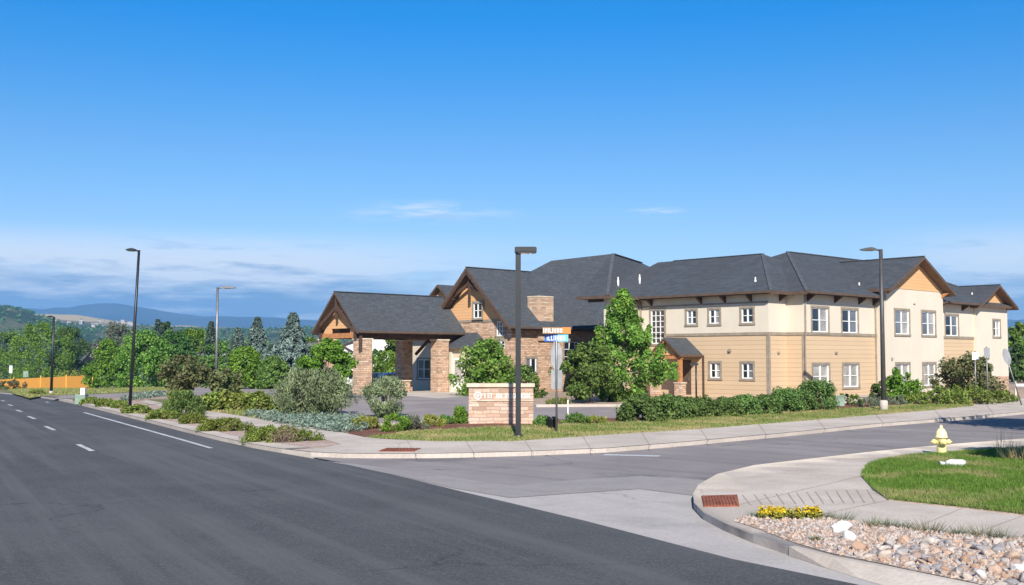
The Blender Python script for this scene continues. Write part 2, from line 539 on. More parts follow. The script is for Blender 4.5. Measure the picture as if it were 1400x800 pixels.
def shingles():
    t = NT('slate_grey_shingles')
    v = t.coords('obj')
    sep = t.n('ShaderNodeSeparateXYZ'); t.L.new(v, sep.inputs[0])
    cv = t.n('ShaderNodeCombineXYZ')
    t.L.new(t.math('ADD', sep.outputs[0], sep.outputs[1]), cv.inputs[0]); t.L.new(sep.outputs[2], cv.inputs[1])
    br = t.n('ShaderNodeTexBrick')
    br.inputs['Scale'].default_value = 1.0; br.inputs['Brick Width'].default_value = 0.34; br.inputs['Row Height'].default_value = 0.09
    br.inputs['Mortar Size'].default_value = 0.006
    br.inputs['Color1'].default_value = (0.046, 0.055, 0.066, 1); br.inputs['Color2'].default_value = (0.078, 0.090, 0.105, 1)
    br.inputs['Mortar'].default_value = (0.03, 0.034, 0.04, 1)
    t.L.new(cv.outputs[0], br.inputs['Vector'])
    c = t.mix(t.smooth(t.noise(v, 0.35, 6, 0.6), 0.35, 0.68, 0, 0.5), br.outputs['Color'], (0.052, 0.054, 0.058))
    c = t.mix(t.smooth(t.noise(v, 5, 6, 0.7), 0.4, 0.75, 0, 0.35), c, (0.105, 0.11, 0.118))
    t.base(c, 0.85, 0.3)
    t.bump(br.outputs['Fac'], 0.3, 0.01)
    return t.m


M['shingle'] = shingles()


M['ridge'] = plain('ridge_cap_shingle', (0.078, 0.086, 0.097), 0.9, 0.2)


def glass(name, c, rough=0.06):
    t = NT(name)
    v = t.coords('obj')
    t.base(t.mix(t.smooth(t.noise(v, 1.3, 3), 0.3, 0.7), c, tuple(x * 0.6 for x in c)), rough, 0.6)
    t.set(t.p.inputs['Coat Weight'], 0.6); t.set(t.p.inputs['Coat Roughness'], 0.03)
    return t.m


M['glass'] = glass('dark_window_glass', (0.022, 0.028, 0.036))
M['glass_blind'] = glass('curtained_window_glass', (0.42, 0.40, 0.37), 0.12)
M['glass_mid'] = glass('sky_tinted_window_glass', (0.16, 0.175, 0.19), 0.08)  # blue-grey sky reflection put into the pane colour
M['black_metal'] = plain('black_painted_metal', (0.012, 0.014, 0.018), 0.42, 0.5)
M['bronze_metal'] = plain('bronze_painted_metal', (0.055, 0.052, 0.052), 0.45, 0.5)
M['grey_metal'] = plain('galvanised_metal', (0.20, 0.205, 0.21), 0.45, 0.5, 0.6)
M['sign_back'] = plain('aluminium_sign_back', (0.27, 0.28, 0.29), 0.5, 0.5, 0.4)
M['sign_white'] = plain('sign_white', (0.75, 0.75, 0.75), 0.5, var=0.05)
M['sign_blue'] = plain('sign_blue', (0.03, 0.13, 0.48), 0.45, var=0.05)
M['sign_ltblue'] = plain('sign_pale_blue', (0.16, 0.48, 0.72), 0.45, var=0.1)
M['sign_orange'] = plain('sign_orange', (0.58, 0.22, 0.06), 0.45, var=0.1)
M['sign_brown'] = plain('sign_brown', (0.26, 0.155, 0.08), 0.45, var=0.1)
M['hydrant'] = plain('cream_yellow_hydrant_paint', (0.80, 0.66, 0.28), 0.5, 0.4, var=0.12, scale=8)
M['hydrant_cap'] = plain('pale_bonnet_paint', (0.82, 0.71, 0.38), 0.5, 0.4, var=0.10, scale=8)
M['rust'] = plain('rust_red_tactile_iron', (0.26, 0.090, 0.050), 0.8, 0.25, var=0.3, scale=5)
M['bark'] = plain('tree_bark', (0.13, 0.09, 0.065), 0.95, 0.1, var=0.35, scale=9)
M['pale_bark'] = plain('pale_bark', (0.36, 0.31, 0.25), 0.95, 0.1, var=0.3, scale=9)
M['fence_wood'] = siding('orange_cedar_fence', (0.72, 0.33, 0.06), 50.0, 0.0)  # orange base colour of the fence boards
M['util_green'] = plain('utility_green_paint', (0.20, 0.28, 0.22), 0.5, 0.4)
M['plastic_black'] = plain('black_plastic', (0.012, 0.012, 0.013), 0.5, 0.4)
M['litter'] = plain('white_plastic', (0.64, 0.64, 0.64), 0.4, 0.5, var=0.06)
M['car_blue'] = plain('metallic_blue_paint', (0.012, 0.045, 0.22), 0.25, 0.6, 0.3, var=0.05)
M['car_dark'] = plain('dark_car_paint', (0.015, 0.017, 0.025), 0.25, 0.6, 0.3, var=0.05)
M['rubber'] = plain('tyre_rubber', (0.02, 0.02, 0.02), 0.85)
M['house_grey'] = siding('grey_house_siding', (0.40, 0.37, 0.33), 0.25, 0.3)
M['house_white'] = siding('white_house_siding', (0.72, 0.70, 0.66), 0.25, 0.3)
M['house_roof'] = plain('brown_grey_house_roof', (0.15, 0.13, 0.125), 0.9)
M['block'] = plain('pale_block_wall', (0.52, 0.47, 0.40), 0.9)


def leaf(name, dark, light, extra=None, trans=0.30, rough=0.55):
    t = NT(name)
    geo = t.n('ShaderNodeNewGeometry')
    oi = t.n('ShaderNodeObjectInfo')
    c = t.mix(geo.outputs['Random Per Island'], dark, light)
    v = t.coords('obj')
    c = t.mix(t.smooth(t.noise(v, 1.1, 4, 0.6), 0.38, 0.65, 0, 0.55), c, tuple(x * 0.62 for x in dark))
    if extra:
        c = t.mix(t.smooth(t.noise(v, 0.9, 3), 0.55, 0.72, 0, 0.75), c, extra)
    h = t.n('ShaderNodeHueSaturation')
    t.set(h.inputs['Hue'], t.math('ADD', t.math('MULTIPLY', oi.outputs['Random'], 0.03), 0.485))
    t.set(h.inputs['Value'], t.math('ADD', t.math('MULTIPLY', oi.outputs['Random'], 0.30), 0.85))
    t.set(h.inputs['Color'], c)
    t.base(h.outputs[0], rough, 0.25)
    tr = t.n('ShaderNodeBsdfTranslucent'); t.L.new(h.outputs[0], tr.inputs['Color'])
    mx = t.n('ShaderNodeMixShader'); mx.inputs[0].default_value = trans
    t.L.new(t.p.outputs[0], mx.inputs[1]); t.L.new(tr.outputs[0], mx.inputs[2])
    t.L.new(mx.outputs[0], t.out.inputs['Surface'])
    return t.m


M['leaf_green'] = leaf('maple_leaf', (0.093, 0.192, 0.031), (0.271, 0.456, 0.074), (0.370, 0.505, 0.086))
M['leaf_bright'] = leaf('bright_leaf', (0.091, 0.195, 0.022), (0.256, 0.403, 0.049), None)
M['leaf_dark'] = leaf('dark_leaf', (0.046, 0.107, 0.027), (0.140, 0.255, 0.058), None)
M['leaf_mid'] = leaf('mid_leaf', (0.076, 0.152, 0.034), (0.220, 0.353, 0.076), (0.252, 0.370, 0.084))
M['leaf_sage'] = leaf('sage_leaf', (0.15, 0.21, 0.10), (0.41, 0.49, 0.26), None)
M['leaf_spruce'] = leaf('spruce_needles', (0.058, 0.099, 0.074), (0.197, 0.279, 0.223), None, 0.1)
M['leaf_blue'] = leaf('blue_spruce_needles', (0.106, 0.168, 0.151), (0.354, 0.460, 0.407), None, 0.1)
M['leaf_red'] = leaf('bronze_leaf', (0.10, 0.12, 0.045), (0.25, 0.26, 0.11), (0.21, 0.17, 0.09))
M['leaf_juniper'] = leaf('juniper_foliage', (0.091, 0.140, 0.024), (0.268, 0.329, 0.061), (0.317, 0.293, 0.110), 0.15)
M['leaf_hedge'] = leaf('hedge_leaf', (0.059, 0.125, 0.033), (0.219, 0.336, 0.084), (0.268, 0.369, 0.100))
M['leaf_teal'] = leaf('blue_carpet_juniper', (0.156, 0.228, 0.176), (0.332, 0.415, 0.321), None, 0.15)
M['leaf_grey'] = leaf('grey_leaf', (0.122, 0.152, 0.098), (0.317, 0.342, 0.244), None)
M['leaf_yellowgreen'] = leaf('yellow_green_leaf', (0.195, 0.232, 0.037), (0.439, 0.451, 0.098), None)
M['flower'] = leaf('yellow_petal', (0.62, 0.42, 0.01), (0.85, 0.66, 0.03), None, 0.2)
M['twig'] = leaf('dry_twig', (0.20, 0.13, 0.10), (0.36, 0.26, 0.20), None, 0.1)
M['stalk'] = leaf('dry_stalk', (0.40, 0.33, 0.14), (0.60, 0.52, 0.26), None, 0.2)


def grass_mat(name, g1, g2, dry, amt_lo, amt_hi, sc):
    t = NT(name)
    geo = t.n('ShaderNodeNewGeometry')
    v = t.coords('pos')
    c = t.mix(geo.outputs['Random Per Island'], g1, g2)
    c = t.mix(t.smooth(t.noise(v, sc, 5, 0.6), amt_lo, amt_hi, 0, 0.9), c, dry)
    t.base(c, 0.6, 0.25)
    tr = t.n('ShaderNodeBsdfTranslucent'); t.L.new(c, tr.inputs['Color'])
    mx = t.n('ShaderNodeMixShader'); mx.inputs[0].default_value = 0.3
    t.L.new(t.p.outputs[0], mx.inputs[1]); t.L.new(tr.outputs[0], mx.inputs[2])
    t.L.new(mx.outputs[0], t.out.inputs['Surface'])
    return t.m


M['grass'] = grass_mat('green_grass', (0.07, 0.15, 0.016), (0.19, 0.31, 0.05), (0.36, 0.33, 0.14), 0.46, 0.68, 0.5)
M['grass_dry'] = grass_mat('mown_dry_grass', (0.14, 0.21, 0.045), (0.31, 0.34, 0.10), (0.46, 0.38, 0.18), 0.42, 0.66, 0.5)


def rock_mat():
    t = NT('river_rock')
    oi = t.n('ShaderNodeObjectInfo')
    rp = t.n('ShaderNodeValToRGB'); rp.color_ramp.interpolation = 'CONSTANT'
    e = rp.color_ramp.elements
    cols = [(0.46, 0.33, 0.25), (0.50, 0.43, 0.37), (0.38, 0.24, 0.165), (0.26, 0.26, 0.28), (0.52, 0.36, 0.26), (0.40, 0.37, 0.35), (0.52, 0.48, 0.44), (0.34, 0.25, 0.205)]
    e[0].color = (*cols[0], 1); e[1].position = 1 / 8; e[1].color = (*cols[1], 1)
    for i in range(2, 8):
        x = e.new(i / 8); x.color = (*cols[i], 1)
    t.L.new(oi.outputs['Random'], rp.inputs[0])
    v = t.coords('obj')
    c = t.mix(t.smooth(t.noise(v, 7, 6, 0.65), 0.35, 0.7, 0, 0.55), rp.outputs[0], (0.30, 0.23, 0.18))
    t.base(c, 0.8, 0.3); t.bump(t.noise(v, 14, 5), 0.4, 0.02)
    return t.m


M['rock'] = rock_mat()
M['white_rock'] = plain('white_quartz', (0.62, 0.60, 0.57), 0.7, 0.3, var=0.12, scale=6)


# ------------------------------------------------------------------ ground sheets
def inside(poly, x, y):
    c = False
    n = len(poly)
    for i in range(n):
        x0, y0 = poly[i]; x1, y1 = poly[(i + 1) % n]
        if (y0 > y) != (y1 > y) and x < (x1 - x0) * (y - y0) / (y1 - y0) + x0: c = not c
    return c


def sheet(name, poly, dz, mat, grid=3.0, skirt=None, wob=0.0, fine=None):
    rng = random.Random(len(name) + 7)
    pts = []
    n = len(poly)
    for i in range(n):
        a, b = Vector(poly[i]), Vector(poly[(i + 1) % n])
        k = max(1, int((b - a).length / grid))
        for j in range(k):
            p = a.lerp(b, j / k)
            if wob: p += Vector((rng.uniform(-wob, wob), rng.uniform(-wob, wob)))
            pts.append(p)
    nb = len(pts)
    lp = [tuple(p) for p in pts]
    edges = [(i, (i + 1) % nb) for i in range(nb)]
    xs = [p.x for p in pts]; ys = [p.y for p in pts]
    x = min(xs) + grid * 0.37
    while x < max(xs):
        y = min(ys) + grid * 0.41
        while y < max(ys):
            if inside(lp, x, y): pts.append(Vector((x, y)))
            y += grid
        x += grid
    if fine:
        g, x0, x1, y0, y1, dmax = fine
        x = x0
        while x < x1:
            y = y0
            while y < y1:
                p = Vector((x, y)); d = min((p - ROAD_A).dot(ROAD_N), (p - ST_A).dot(ST_N))
                if 0.3 < d < dmax and inside(lp, x, y): pts.append(p)
                y += g
            x += g
    res = delaunay_2d_cdt(pts, edges, [], 1, 1e-4)
    bm = bmesh.new()
    vs = [bm.verts.new((p.x, p.y, T(p.x, p.y) + dz)) for p in res[0]]
    for f in res[2]:
        fc = bm.faces.new([vs[i] for i in f]); fc.smooth = True
        if fc.normal.z < 0: fc.normal_flip()
    bm.normal_update()
    for f in bm.faces:
        if f.normal.z < 0: f.normal_flip()
    if skirt:
        be = [e for e in bm.edges if len(e.link_faces) == 1]
        low = {}
        for e in be:
            for v in e.verts:
                if v not in low: low[v] = bm.verts.new(v.co - Vector((0, 0, skirt)))
        for e in be:
            a, b = e.verts
            f = bm.faces.new((a, b, low[b], low[a])); f.material_index = 1
    me = bpy.data.meshes.new(name)
    bm.to_mesh(me); bm.free()
    for m in (mat if isinstance(mat, list) else [mat]): me.materials.append(m)
    return structure(link(bpy.data.objects.new(name, me)))


def pxpoly(pts, dz=0.13):
    return [G2(*p, dz) for p in pts]


# kerb line of the care-home corner (foot of the kerb), from the far left to the far right
kerb_px = [(78, 547.5), (120, 557), (165, 568.5), (240, 588), (300, 603), (345, 613), (385, 620), (425, 624.5), (470, 626.5), (540, 627), (605, 626.5), (650, 625.5),
           (720, 623.5), (829, 619), (930, 610.5), (1064, 598), (1198, 584), (1333, 573), (1400, 566.5)]
kerb = pxpoly(kerb_px, 0.0)
k0 = Vector(kerb[0]); k1 = Vector(kerb[-1])
far_l = k0 + ROAD_U * 330
lot = [tuple(far_l)] + [tuple(k0 + ROAD_U * t) for t in (160, 80, 30)] + kerb + [tuple(k1 + ST_U * t) for t in (25, 60)] + [(130, 120), (130, 330), tuple(far_l + ROAD_N * 150)]
sheet('planting_ground', lot, 0.13, [M['soil'], M['kerb']], 5.0, 0.4, fine=(1.25, -36.2, 38, 28.1, 78, 21))

# roads
road_r = [tuple(ROAD_A + ROAD_U * t + ROAD_N * 0.0) for t in (-30, 0)]
asph = [G2(1250, 819, 0), G2(1170, 800, 0), G2(1000, 765, 0), G2(900, 739, 0), G2(800, 713, 0), G2(700, 689, 0), G2(640, 675, 0), G2(560, 655, 0), G2(480, 637, 0), G2(425, 627, 0)]
asph_far = [tuple(k0 + ROAD_U * t + ROAD_N * 0.6) for t in (30, 80, 160, 330)]
left_edge = [tuple(ROAD_A - ROAD_N * 24 + ROAD_U * t) for t in (340, 200, 100, 40, -30)]
sheet('main_road', asph + [G2(385, 620, 0), G2(345, 613, 0)] + [G2(*p, 0.0) for p in ((240, 587), (165, 567), (78, 546))] + asph_far + left_edge +
      [tuple(ROAD_A + ROAD_U * -14 + ROAD_N * 1.0)], 0.012, M['asphalt'], 5.0)
street_poly = [G2(425, 625, 0), G2(540, 626, 0), G2(700, 622, 0)] + [tuple(Vector(p) + ST_N * 1.0) for p in kerb[13:]] + [tuple(k1 + ST_U * t + ST_N) for t in (25, 60)] + \
    [tuple(k1 + ST_U * 60 - ST_N * 16), G2(1400, 615, 0), G2(1300, 625, 0), G2(1100, 650, 0), G2(985, 665, 0), G2(950, 668, 0), G2(870, 660, 0), G2(780, 666, 0), G2(690, 672, 0), G2(560, 647, 0), G2(480, 634, 0)]
sheet('side_street', street_poly, 0.004, M['street'], 3.0, wob=0.08)
pan = [G2(425, 627.5, 0), G2(560, 645, 0), G2(690, 668, 0), G2(780, 662, 0), G2(870, 656, 0), G2(990, 652, 0), G2(1060, 680, 0), G2(1300, 760, 0), G2(1500, 840, 0),
       G2(1420, 858, 0), G2(1250, 822, 0), G2(1000, 768, 0), G2(700, 691, 0), G2(480, 639, 0)]
M['street_edge'] = ground_mat('dusty_asphalt', (0.28, 0.255, 0.245), (0.38, 0.35, 0.33), 0.5, 25, ((0.42, 0.39, 0.37), 40, 0.35), 0.9, 0.4, 0.006, patch=((0.25, 0.225, 0.22), 0.5, 0.45, 0.6))
sheet('street_edge', [G2(*p, 0) for p in ((470, 632.5), (560, 643), (640, 656), (700, 664), (780, 657), (870, 651), (950, 656), (985, 662), (950, 677), (870, 669), (780, 676), (690, 682), (560, 653), (470, 635.5))], 0.008, M['street_edge'], 1.5, wob=0.15)
sheet('concrete_pan', pan, 0.000, M['concrete_pan'], 2.0)
def inset(pts, d):
    P = [Vector(p) for p in pts]; o = []
    for i, p in enumerate(P):
        t = (P[min(i + 1, len(P) - 1)] - P[max(0, i - 1)]).normalized()
        o.append(tuple(p + Vector((-t.y, t.x)) * d))
    return o


# kerb-side gutter and concrete strip along the left planting strip
gut = inset(kerb, 0.03)[:7] + [G2(425, 612, .13), G2(380, 606, .13), G2(330, 598, .13), G2(250, 580, .13), G2(165, 560.5, .13), G2(100, 547, .13)]
sheet('kerb_strip', gut, 0.138, M['sidewalk'], 2.0)

walk = inset(kerb, 0.03)[6:] + \
    [tuple(k1 + ST_U * t + ST_N * 0.15) for t in (25, 60)] + [tuple(k1 + ST_U * t + ST_N * 4.3) for t in (60, 25)] + \
    [G2(*p) for p in ((1400, 543.5), (1266, 560), (1098, 573.5), (930, 587), (846, 592), (760, 598.5), (700, 602.5), (593, 603), (530, 601), (498, 598), (470, 592), (429, 585), (372, 576), (297, 564), (240, 555), (200, 547.5),
                        (192, 549.5), (230, 559), (283, 571), (339, 582), (390, 587), (425, 595), (466, 608), (440, 613), (400, 615))]
sheet('sidewalk', walk, 0.140, M['sidewalk'], 1.2)
lawn_strip = [G2(*p) for p in ((500, 598.5), (593, 604), (700, 604), (760, 600), (846, 594), (930, 589), (1098, 576), (1266, 562), (1330, 555.5), (1335, 552), (1250, 553.5), (1140, 560), (1000, 569), (850, 578), (780, 580), (740, 583), (640, 586), (560, 590))]
sheet('lawn_strip', lawn_strip, 0.136, M['turf'], 1.2)
mulch = [G2(*p) for p in ((440, 586), (500, 598), (560, 590), (640, 586.5), (740, 583), (850, 578), (1000, 569), (1140, 560), (1250, 553.5), (1200, 549), (1100, 556), (980, 563), (870, 571), (740, 574), (640, 576), (560, 579), (470, 583))]
sheet('mulch_bed', mulch, 0.138, M['mulch'], 1.2)
drive = [G2(*p) for p in ((500, 583), (560, 579), (640, 576), (740, 574), (870, 571), (1000, 562), (960, 553), (860, 556.5), (735, 557), (660, 548), (640, 541), (560, 541), (480, 538), (400, 536), (320, 531), (330, 537), (400, 545), (450, 556))]
sheet('driveway', drive, 0.134, M['drive'], 1.3)
sheet('entrance_apron', [G2(*p) for p in ((470, 536), (560, 542), (600, 545), (640, 541.5), (660, 537), (600, 531), (520, 530), (470, 531))], 0.140, M['sidewalk'], 2.5)
sheet('parking_lot', [G2(*p) for p in ((120, 544), (160, 543.5), (300, 541), (360, 545), (440, 545), (480, 538), (560, 533), (560, 524), (440, 524), (300, 529), (160, 538.5), (90, 540.5), (70, 546))], 0.137, M['drive'], 4.0)
sheet('far_verge', [G2(*p) for p in ((40, 545), (62, 541), (84, 540.5), (160, 538), (260, 534), (260, 528), (130, 530), (-20, 527), (-40, 530), (20, 539))], 0.136, M['turf'], 5.0)
sheet('side_lawn', [G2(*p) for p in ((200, 546), (240, 554.5), (300, 563), (372, 575), (430, 584), (470, 582), (450, 556), (380, 548), (300, 545))], 0.134, M['turf'], 1.3)
sheet('gravel_strip', [G2(*p) for p in ((110, 548), (170, 560.5), (250, 580), (330, 597.5), (380, 605.5), (425, 611.5), (465, 608.5), (425, 596), (390, 588), (339, 583), (283, 572), (230, 560), (185, 549))], 0.134, M['pinkgravel'], 1.3)
drive_kerb = bmesh.new()


def strip(name, line, w, h, mat, dz=0.13):
    """a low raised kerb that follows a line on the ground"""
    bm = bmesh.new()
    prev = None
    P = [Vector(p) for p in line]
    for i, p in enumerate(P):
        d = (P[min(i + 1, len(P) - 1)] - P[max(0, i - 1)]).normalized()
        s = Vector((-d.y, d.x)) * w / 2
        z = T(p.x, p.y) + dz
        q = [bm.verts.new((p.x + k * s.x, p.y + k * s.y, zz)) for k, zz in ((1, z - 0.1), (1, z + h), (-1, z + h), (-1, z - 0.1))]
        if prev:
            for a in range(3): bm.faces.new((prev[a], prev[a + 1], q[a + 1], q[a]))
        prev = q
    return structure(obj_from_bm(name, bm, mat))


drive_kerb.free()
strip('driveway_kerb', [G2(*p) for p in ((1000, 553), (960, 553), (860, 556), (735, 556.5), (690, 551), (662, 546), (645, 540))], 0.25, 0.13, M['kerb'])
strip('driveway_kerb', [G2(*p) for p in ((500, 584), (560, 579.5), (640, 576.5))], 0.2, 0.1, M['kerb'])

# the corner in the foreground: raised slab of pavement, lawn and river-rock bed
tip_low = [(1400, 605), (1299, 613), (1198, 623), (1098, 635), (1031, 643), (980, 656), (955, 671), (947.5, 684), (949, 697), (962, 711), (990, 726), (1030, 743), (1080, 760), (1140, 776), (1200, 788), (1260, 801), (1330, 816), (1450, 846)]
corner = [tuple(Vector(G2(1400, 605, 0)) + ST_U * t) for t in (60, 20)] + [G2(*p, 0.0) for p in tip_low] + [(12, 6), (40, 6), (60, 60)]
sheet('corner_pavement', corner, 0.13, [M['sidewalk'], M['patchy_kerb']], 1.2, 0.3)
bed_px = [(1004, 713), (1017, 707.5), (1048, 703), (1114, 704.5), (1183, 717), (1257, 723), (1314, 728.5), (1400, 734), (1560, 748), (1560, 840), (1450, 826), (1330, 797), (1260, 783), (1200, 770), (1140, 758), (1090, 744), (1040, 725)]
bed = [G2(*p) for p in bed_px]
sheet('rock_bed', bed, 0.138, M['gravel_bed'], 0.8)
lawn_px = [(1177, 651), (1185, 637), (1205, 630), (1232, 625.6), (1279, 620.5), (1333, 617), (1400, 614), (1600, 606), (1700, 740), (1550, 722), (1400, 705), (1316, 695), (1249, 688), (1215, 684), (1195, 671)]
lawn = [G2(*p) for p in lawn_px]
sheet('corner_lawn', lawn, 0.150, [M['turf'], M['soil']], 1.0, 0.03)


def quad_strip(bm, a, b, w, dz):
    a, b = Vector(a), Vector(b)
    d = (b - a).normalized(); s = Vector((-d.y, d.x)) * w / 2
    vs = []
    for p in (a - s, a + s, b + s, b - s):
        vs.append(bm.verts.new((p.x, p.y, T(p.x, p.y) + dz)))
    bm.faces.new(vs)


# the kerb flattens into a sloping concrete lip further along the rock bed
lip = [Vector(G2(*p, 0.0)) for p in ((1080, 760), (1140, 776), (1200, 788), (1260, 801), (1330, 816), (1450, 846))]
bm = bmesh.new(); prev = None
for i, p in enumerate(lip):
    d = (lip[min(i + 1, len(lip) - 1)] - lip[max(0, i - 1)]).normalized(); s = Vector((d.y, -d.x))
    if s.y > 0: s = -s
    w = 0.02 + 0.42 * sstep(0, 3, i)
    q = [bm.verts.new((p.x - s.x * .10, p.y - s.y * .10, T(p.x, p.y) + .136)), bm.verts.new((p.x + s.x * .01, p.y + s.y * .01, T(p.x, p.y) + .133)),
         bm.verts.new((p.x + s.x * w, p.y + s.y * w, T(p.x, p.y) + .004))]
    if prev:
        for a in range(2): bm.faces.new((prev[a], prev[a + 1], q[a + 1], q[a]))
    prev = q
structure(obj_from_bm('kerb_lip', bm, M['sidewalk']))

# painted markings
bm = bmesh.new()
el = [G2(*p, 0.012) for p in ((289, 613), (255, 603.2), (215, 592), (170, 579.5), (120, 565.5), (63, 549.6))]
for a, b in zip(el, el[1:]): quad_strip(bm, a, b, 0.15, 0.017)
structure(obj_from_bm('edge_line', bm, M['paint']))
for cpx in ((116, 612), (68, 585.5), (43, 571), (26, 561.8), (14, 554), (4, 548), (-4, 543)):
    c = Vector(G2(*cpx, 0.012))
    bm = bmesh.new(); quad_strip(bm, c - ROAD_U * 1.5, c + ROAD_U * 1.5, 0.16, 0.017)
    structure(obj_from_bm('lane_dash', bm, M['paint']))
for a, b in (((28, 540.5), (20, 537.5)), ((15, 536), (8, 533.8))):
    bm = bmesh.new(); quad_strip(bm, G2(*a, 0.012), G2(*b, 0.012), 0.22, 0.017)
    structure(obj_from_bm('lane_dash', bm, M['paint']))
bm = bmesh.new()
quad_strip(bm, G2(826, 622, 0.0), G2(902, 624, 0.0), 0.4, 0.009)
structure(obj_from_bm('stop_line', bm, M['paint']))

# grooves tooled into the ramp
gx = [1022, 1038, 1052, 1068, 1084, 1096, 1110, 1122, 1136, 1150, 1164, 1178, 1192]
for i, x in enumerate(gx):
    y0 = 690.5 - 0.02 * (x - 1020); y1 = 677 - 0.045 * (x - 1020)
    bm = bmesh.new(); quad_strip(bm, G2(x + 4, y0), G2(x - 7, y1), 0.022, 0.1345)
    structure(obj_from_bm('paving_groove', bm, M['groove']))
# pavement joints
bm = bmesh.new()
for a, b in (((1215, 684), (1120, 704)), ((1316, 695), (1250, 722)), ((1185, 637), (1098, 636)), ((1177, 651), (1012, 690)), ((1400, 705), (1330, 730)),
             ):
    quad_strip(bm, G2(*a), G2(*b), 0.016, 0.1345)
structure(obj_from_bm('pavement_joint', bm, M['groove']))
bm = bmesh.new()
for x, y0, y1 in ((560, 602, 624), (640, 602, 623), (720, 601, 621), (800, 595.5, 617.5), (880, 590, 612), (960, 584.5, 605), (1040, 578.5, 597.5), (1120, 572, 589), (1200, 565.5, 581), (1280, 559, 574), (1350, 550, 568)):
    quad_strip(bm, G2(x - 4, y0), G2(x + 10, y1), 0.016, 0.1445)
structure(obj_from_bm('pavement_joint', bm, M['groove']))

# ------------------------------------------------------------------ the land out to the horizon, one sheet
RIDGE = [(-200, 412), (0, 427), (30, 431), (60, 440), (100, 450), (160, 452), (1600, 452)]
MID = [(-200, 432), (60, 434), (80, 436), (150, 443), (200, 446), (440, 452), (1600, 456)]
MOUNT = [(-300, 440), (-100, 432), (0, 425), (30, 422), (60, 422), (95, 421), (118, 416.5), (135, 415), (165, 416), (190, 420), (215, 425), (265, 431), (320, 434), (440, 437), (700, 440), (1500, 436), (1700, 430)]


def interp(tab, x):
    for (a, ya), (b, yb) in zip(tab, tab[1:]):
        if x <= b: return ya + (yb - ya) * max(0, (x - a)) / (b - a)
    return tab[-1][1]


def hash2(i, j):
    random.seed(i * 7349 + j * 911 + 5)
    return random.random()


_hc = {}


def vnoise(x, y):
    i, j = math.floor(x), math.floor(y)
    fx, fy = x - i, y - j
    fx = fx * fx * (3 - 2 * fx); fy = fy * fy * (3 - 2 * fy)
    g = []
    for a in (0, 1):
        for b in (0, 1):
            k = (i + a, j + b)
            if k not in _hc: _hc[k] = hash2(*k)
            g.append(_hc[k])
    return (g[0] * (1 - fy) + g[1] * fy) * (1 - fx) + (g[2] * (1 - fy) + g[3] * fy) * fx


def land(x, y):
    r = math.hypot(x, y)
    near = T(x, y) - 0.15
    if r < 400 or y <= 0: return near if r < 400 else -8.0
    px = 700 + FPX * x / max(y, 1)
    ang = lambda yy, rr: CAM_Z + (488 - yy) * rr / FPX
    h1 = ang(interp(RIDGE, px), 2000)           # nearer green hill on the left
    h2 = ang(interp(MID, px), 3300)             # dry plateau behind the town
    def prof(r, tab):
        for (a, za), (b, zb) in zip(tab, tab[1:]):
            if r <= b: return za + (zb - za) * sstep(a, b, r)
        return tab[-1][1]
    f1 = prof(r, [(400, -12), (900, -28), (1250, -10), (2000, h1), (2600, h1 * 0.35), (9000, -20)])
    f2 = prof(r, [(400, -12), (900, -28), (1500, 2), (2700, h2 * 0.78), (3300, h2), (4200, h2 * 0.6), (9000, -20)])
    f = max(f1, f2) + (vnoise(x / 160, y / 160) - 0.5) * min(14, r / 200) + (vnoise(x / 50, y / 50) - 0.5) * 4 * min(1, r / 1500)
    w = sstep(400, 800, r)
    return near * (1 - w) + f * w


azs = [a for a in np.arange(-180, -40, 8)] + [a for a in np.arange(-40, 40.01, 0.4)] + [a for a in np.arange(48, 180, 8)]
rs = [2, 6, 10, 14, 18, 22, 26, 30, 35, 40, 46, 52, 58, 65, 72, 80, 90, 100, 112, 125, 140, 160, 180, 205, 235, 270, 310, 360, 420, 500, 600, 720, 850, 1000, 1150, 1300, 1450, 1600, 1750, 1900, 2000, 2100, 2300, 2500, 2700, 2900,
      3100, 3250, 3350, 3600, 4000, 4600, 5400, 6500, 8000, 9500]
bm = bmesh.new()
rings = []
for r in rs:
    rings.append([bm.verts.new((r * math.sin(R(a)), r * math.cos(R(a)), land(r * math.sin(R(a)), r * math.cos(R(a))))) for a in azs])
n = len(azs)
for r0, r1 in zip(rings, rings[1:]):
    for k in range(n):
        bm.faces.new((r0[k], r0[(k + 1) % n], r1[(k + 1) % n], r1[k])).smooth = True
c = bm.verts.new((0, 0, land(0, 0)))
for k in range(n): bm.faces.new((c, rings[0][k], rings[0][(k + 1) % n]))
structure(obj_from_bm('ground', bm, M['ground']))

# mountains
bm = bmesh.new()
rows = []
for q, (rr, fr) in enumerate(((6300, -0.1), (6700, 0.30), (7100, 0.58), (7500, 0.82), (8000, 1.0), (8400, 0.8), (9000, 0.2))):
    row = []
    for px in range(-330, 1720, 10):
        hh = CAM_Z + (488 - interp(MOUNT, px)) * 8000 / FPX
        th = math.atan((px - 700) / FPX)
        D = rr
        x, y = D * math.tan(th), D
        z = hh * fr + (vnoise(x / 260, y / 260) - 0.5) * 60 * (1 - abs(fr - 0.5)) * (0.25 if fr == 1.0 else 1) + (vnoise(x / 90 + 5, y / 90) - 0.5) * 14
        row.append(bm.verts.new((x, y, z)))
    rows.append(row)
for r0, r1 in zip(rows, rows[1:]):
    for k in range(len(r0) - 1): bm.faces.new((r0[k], r0[k + 1], r1[k + 1], r1[k]))
structure(obj_from_bm('mountains', bm, M['mountain']))

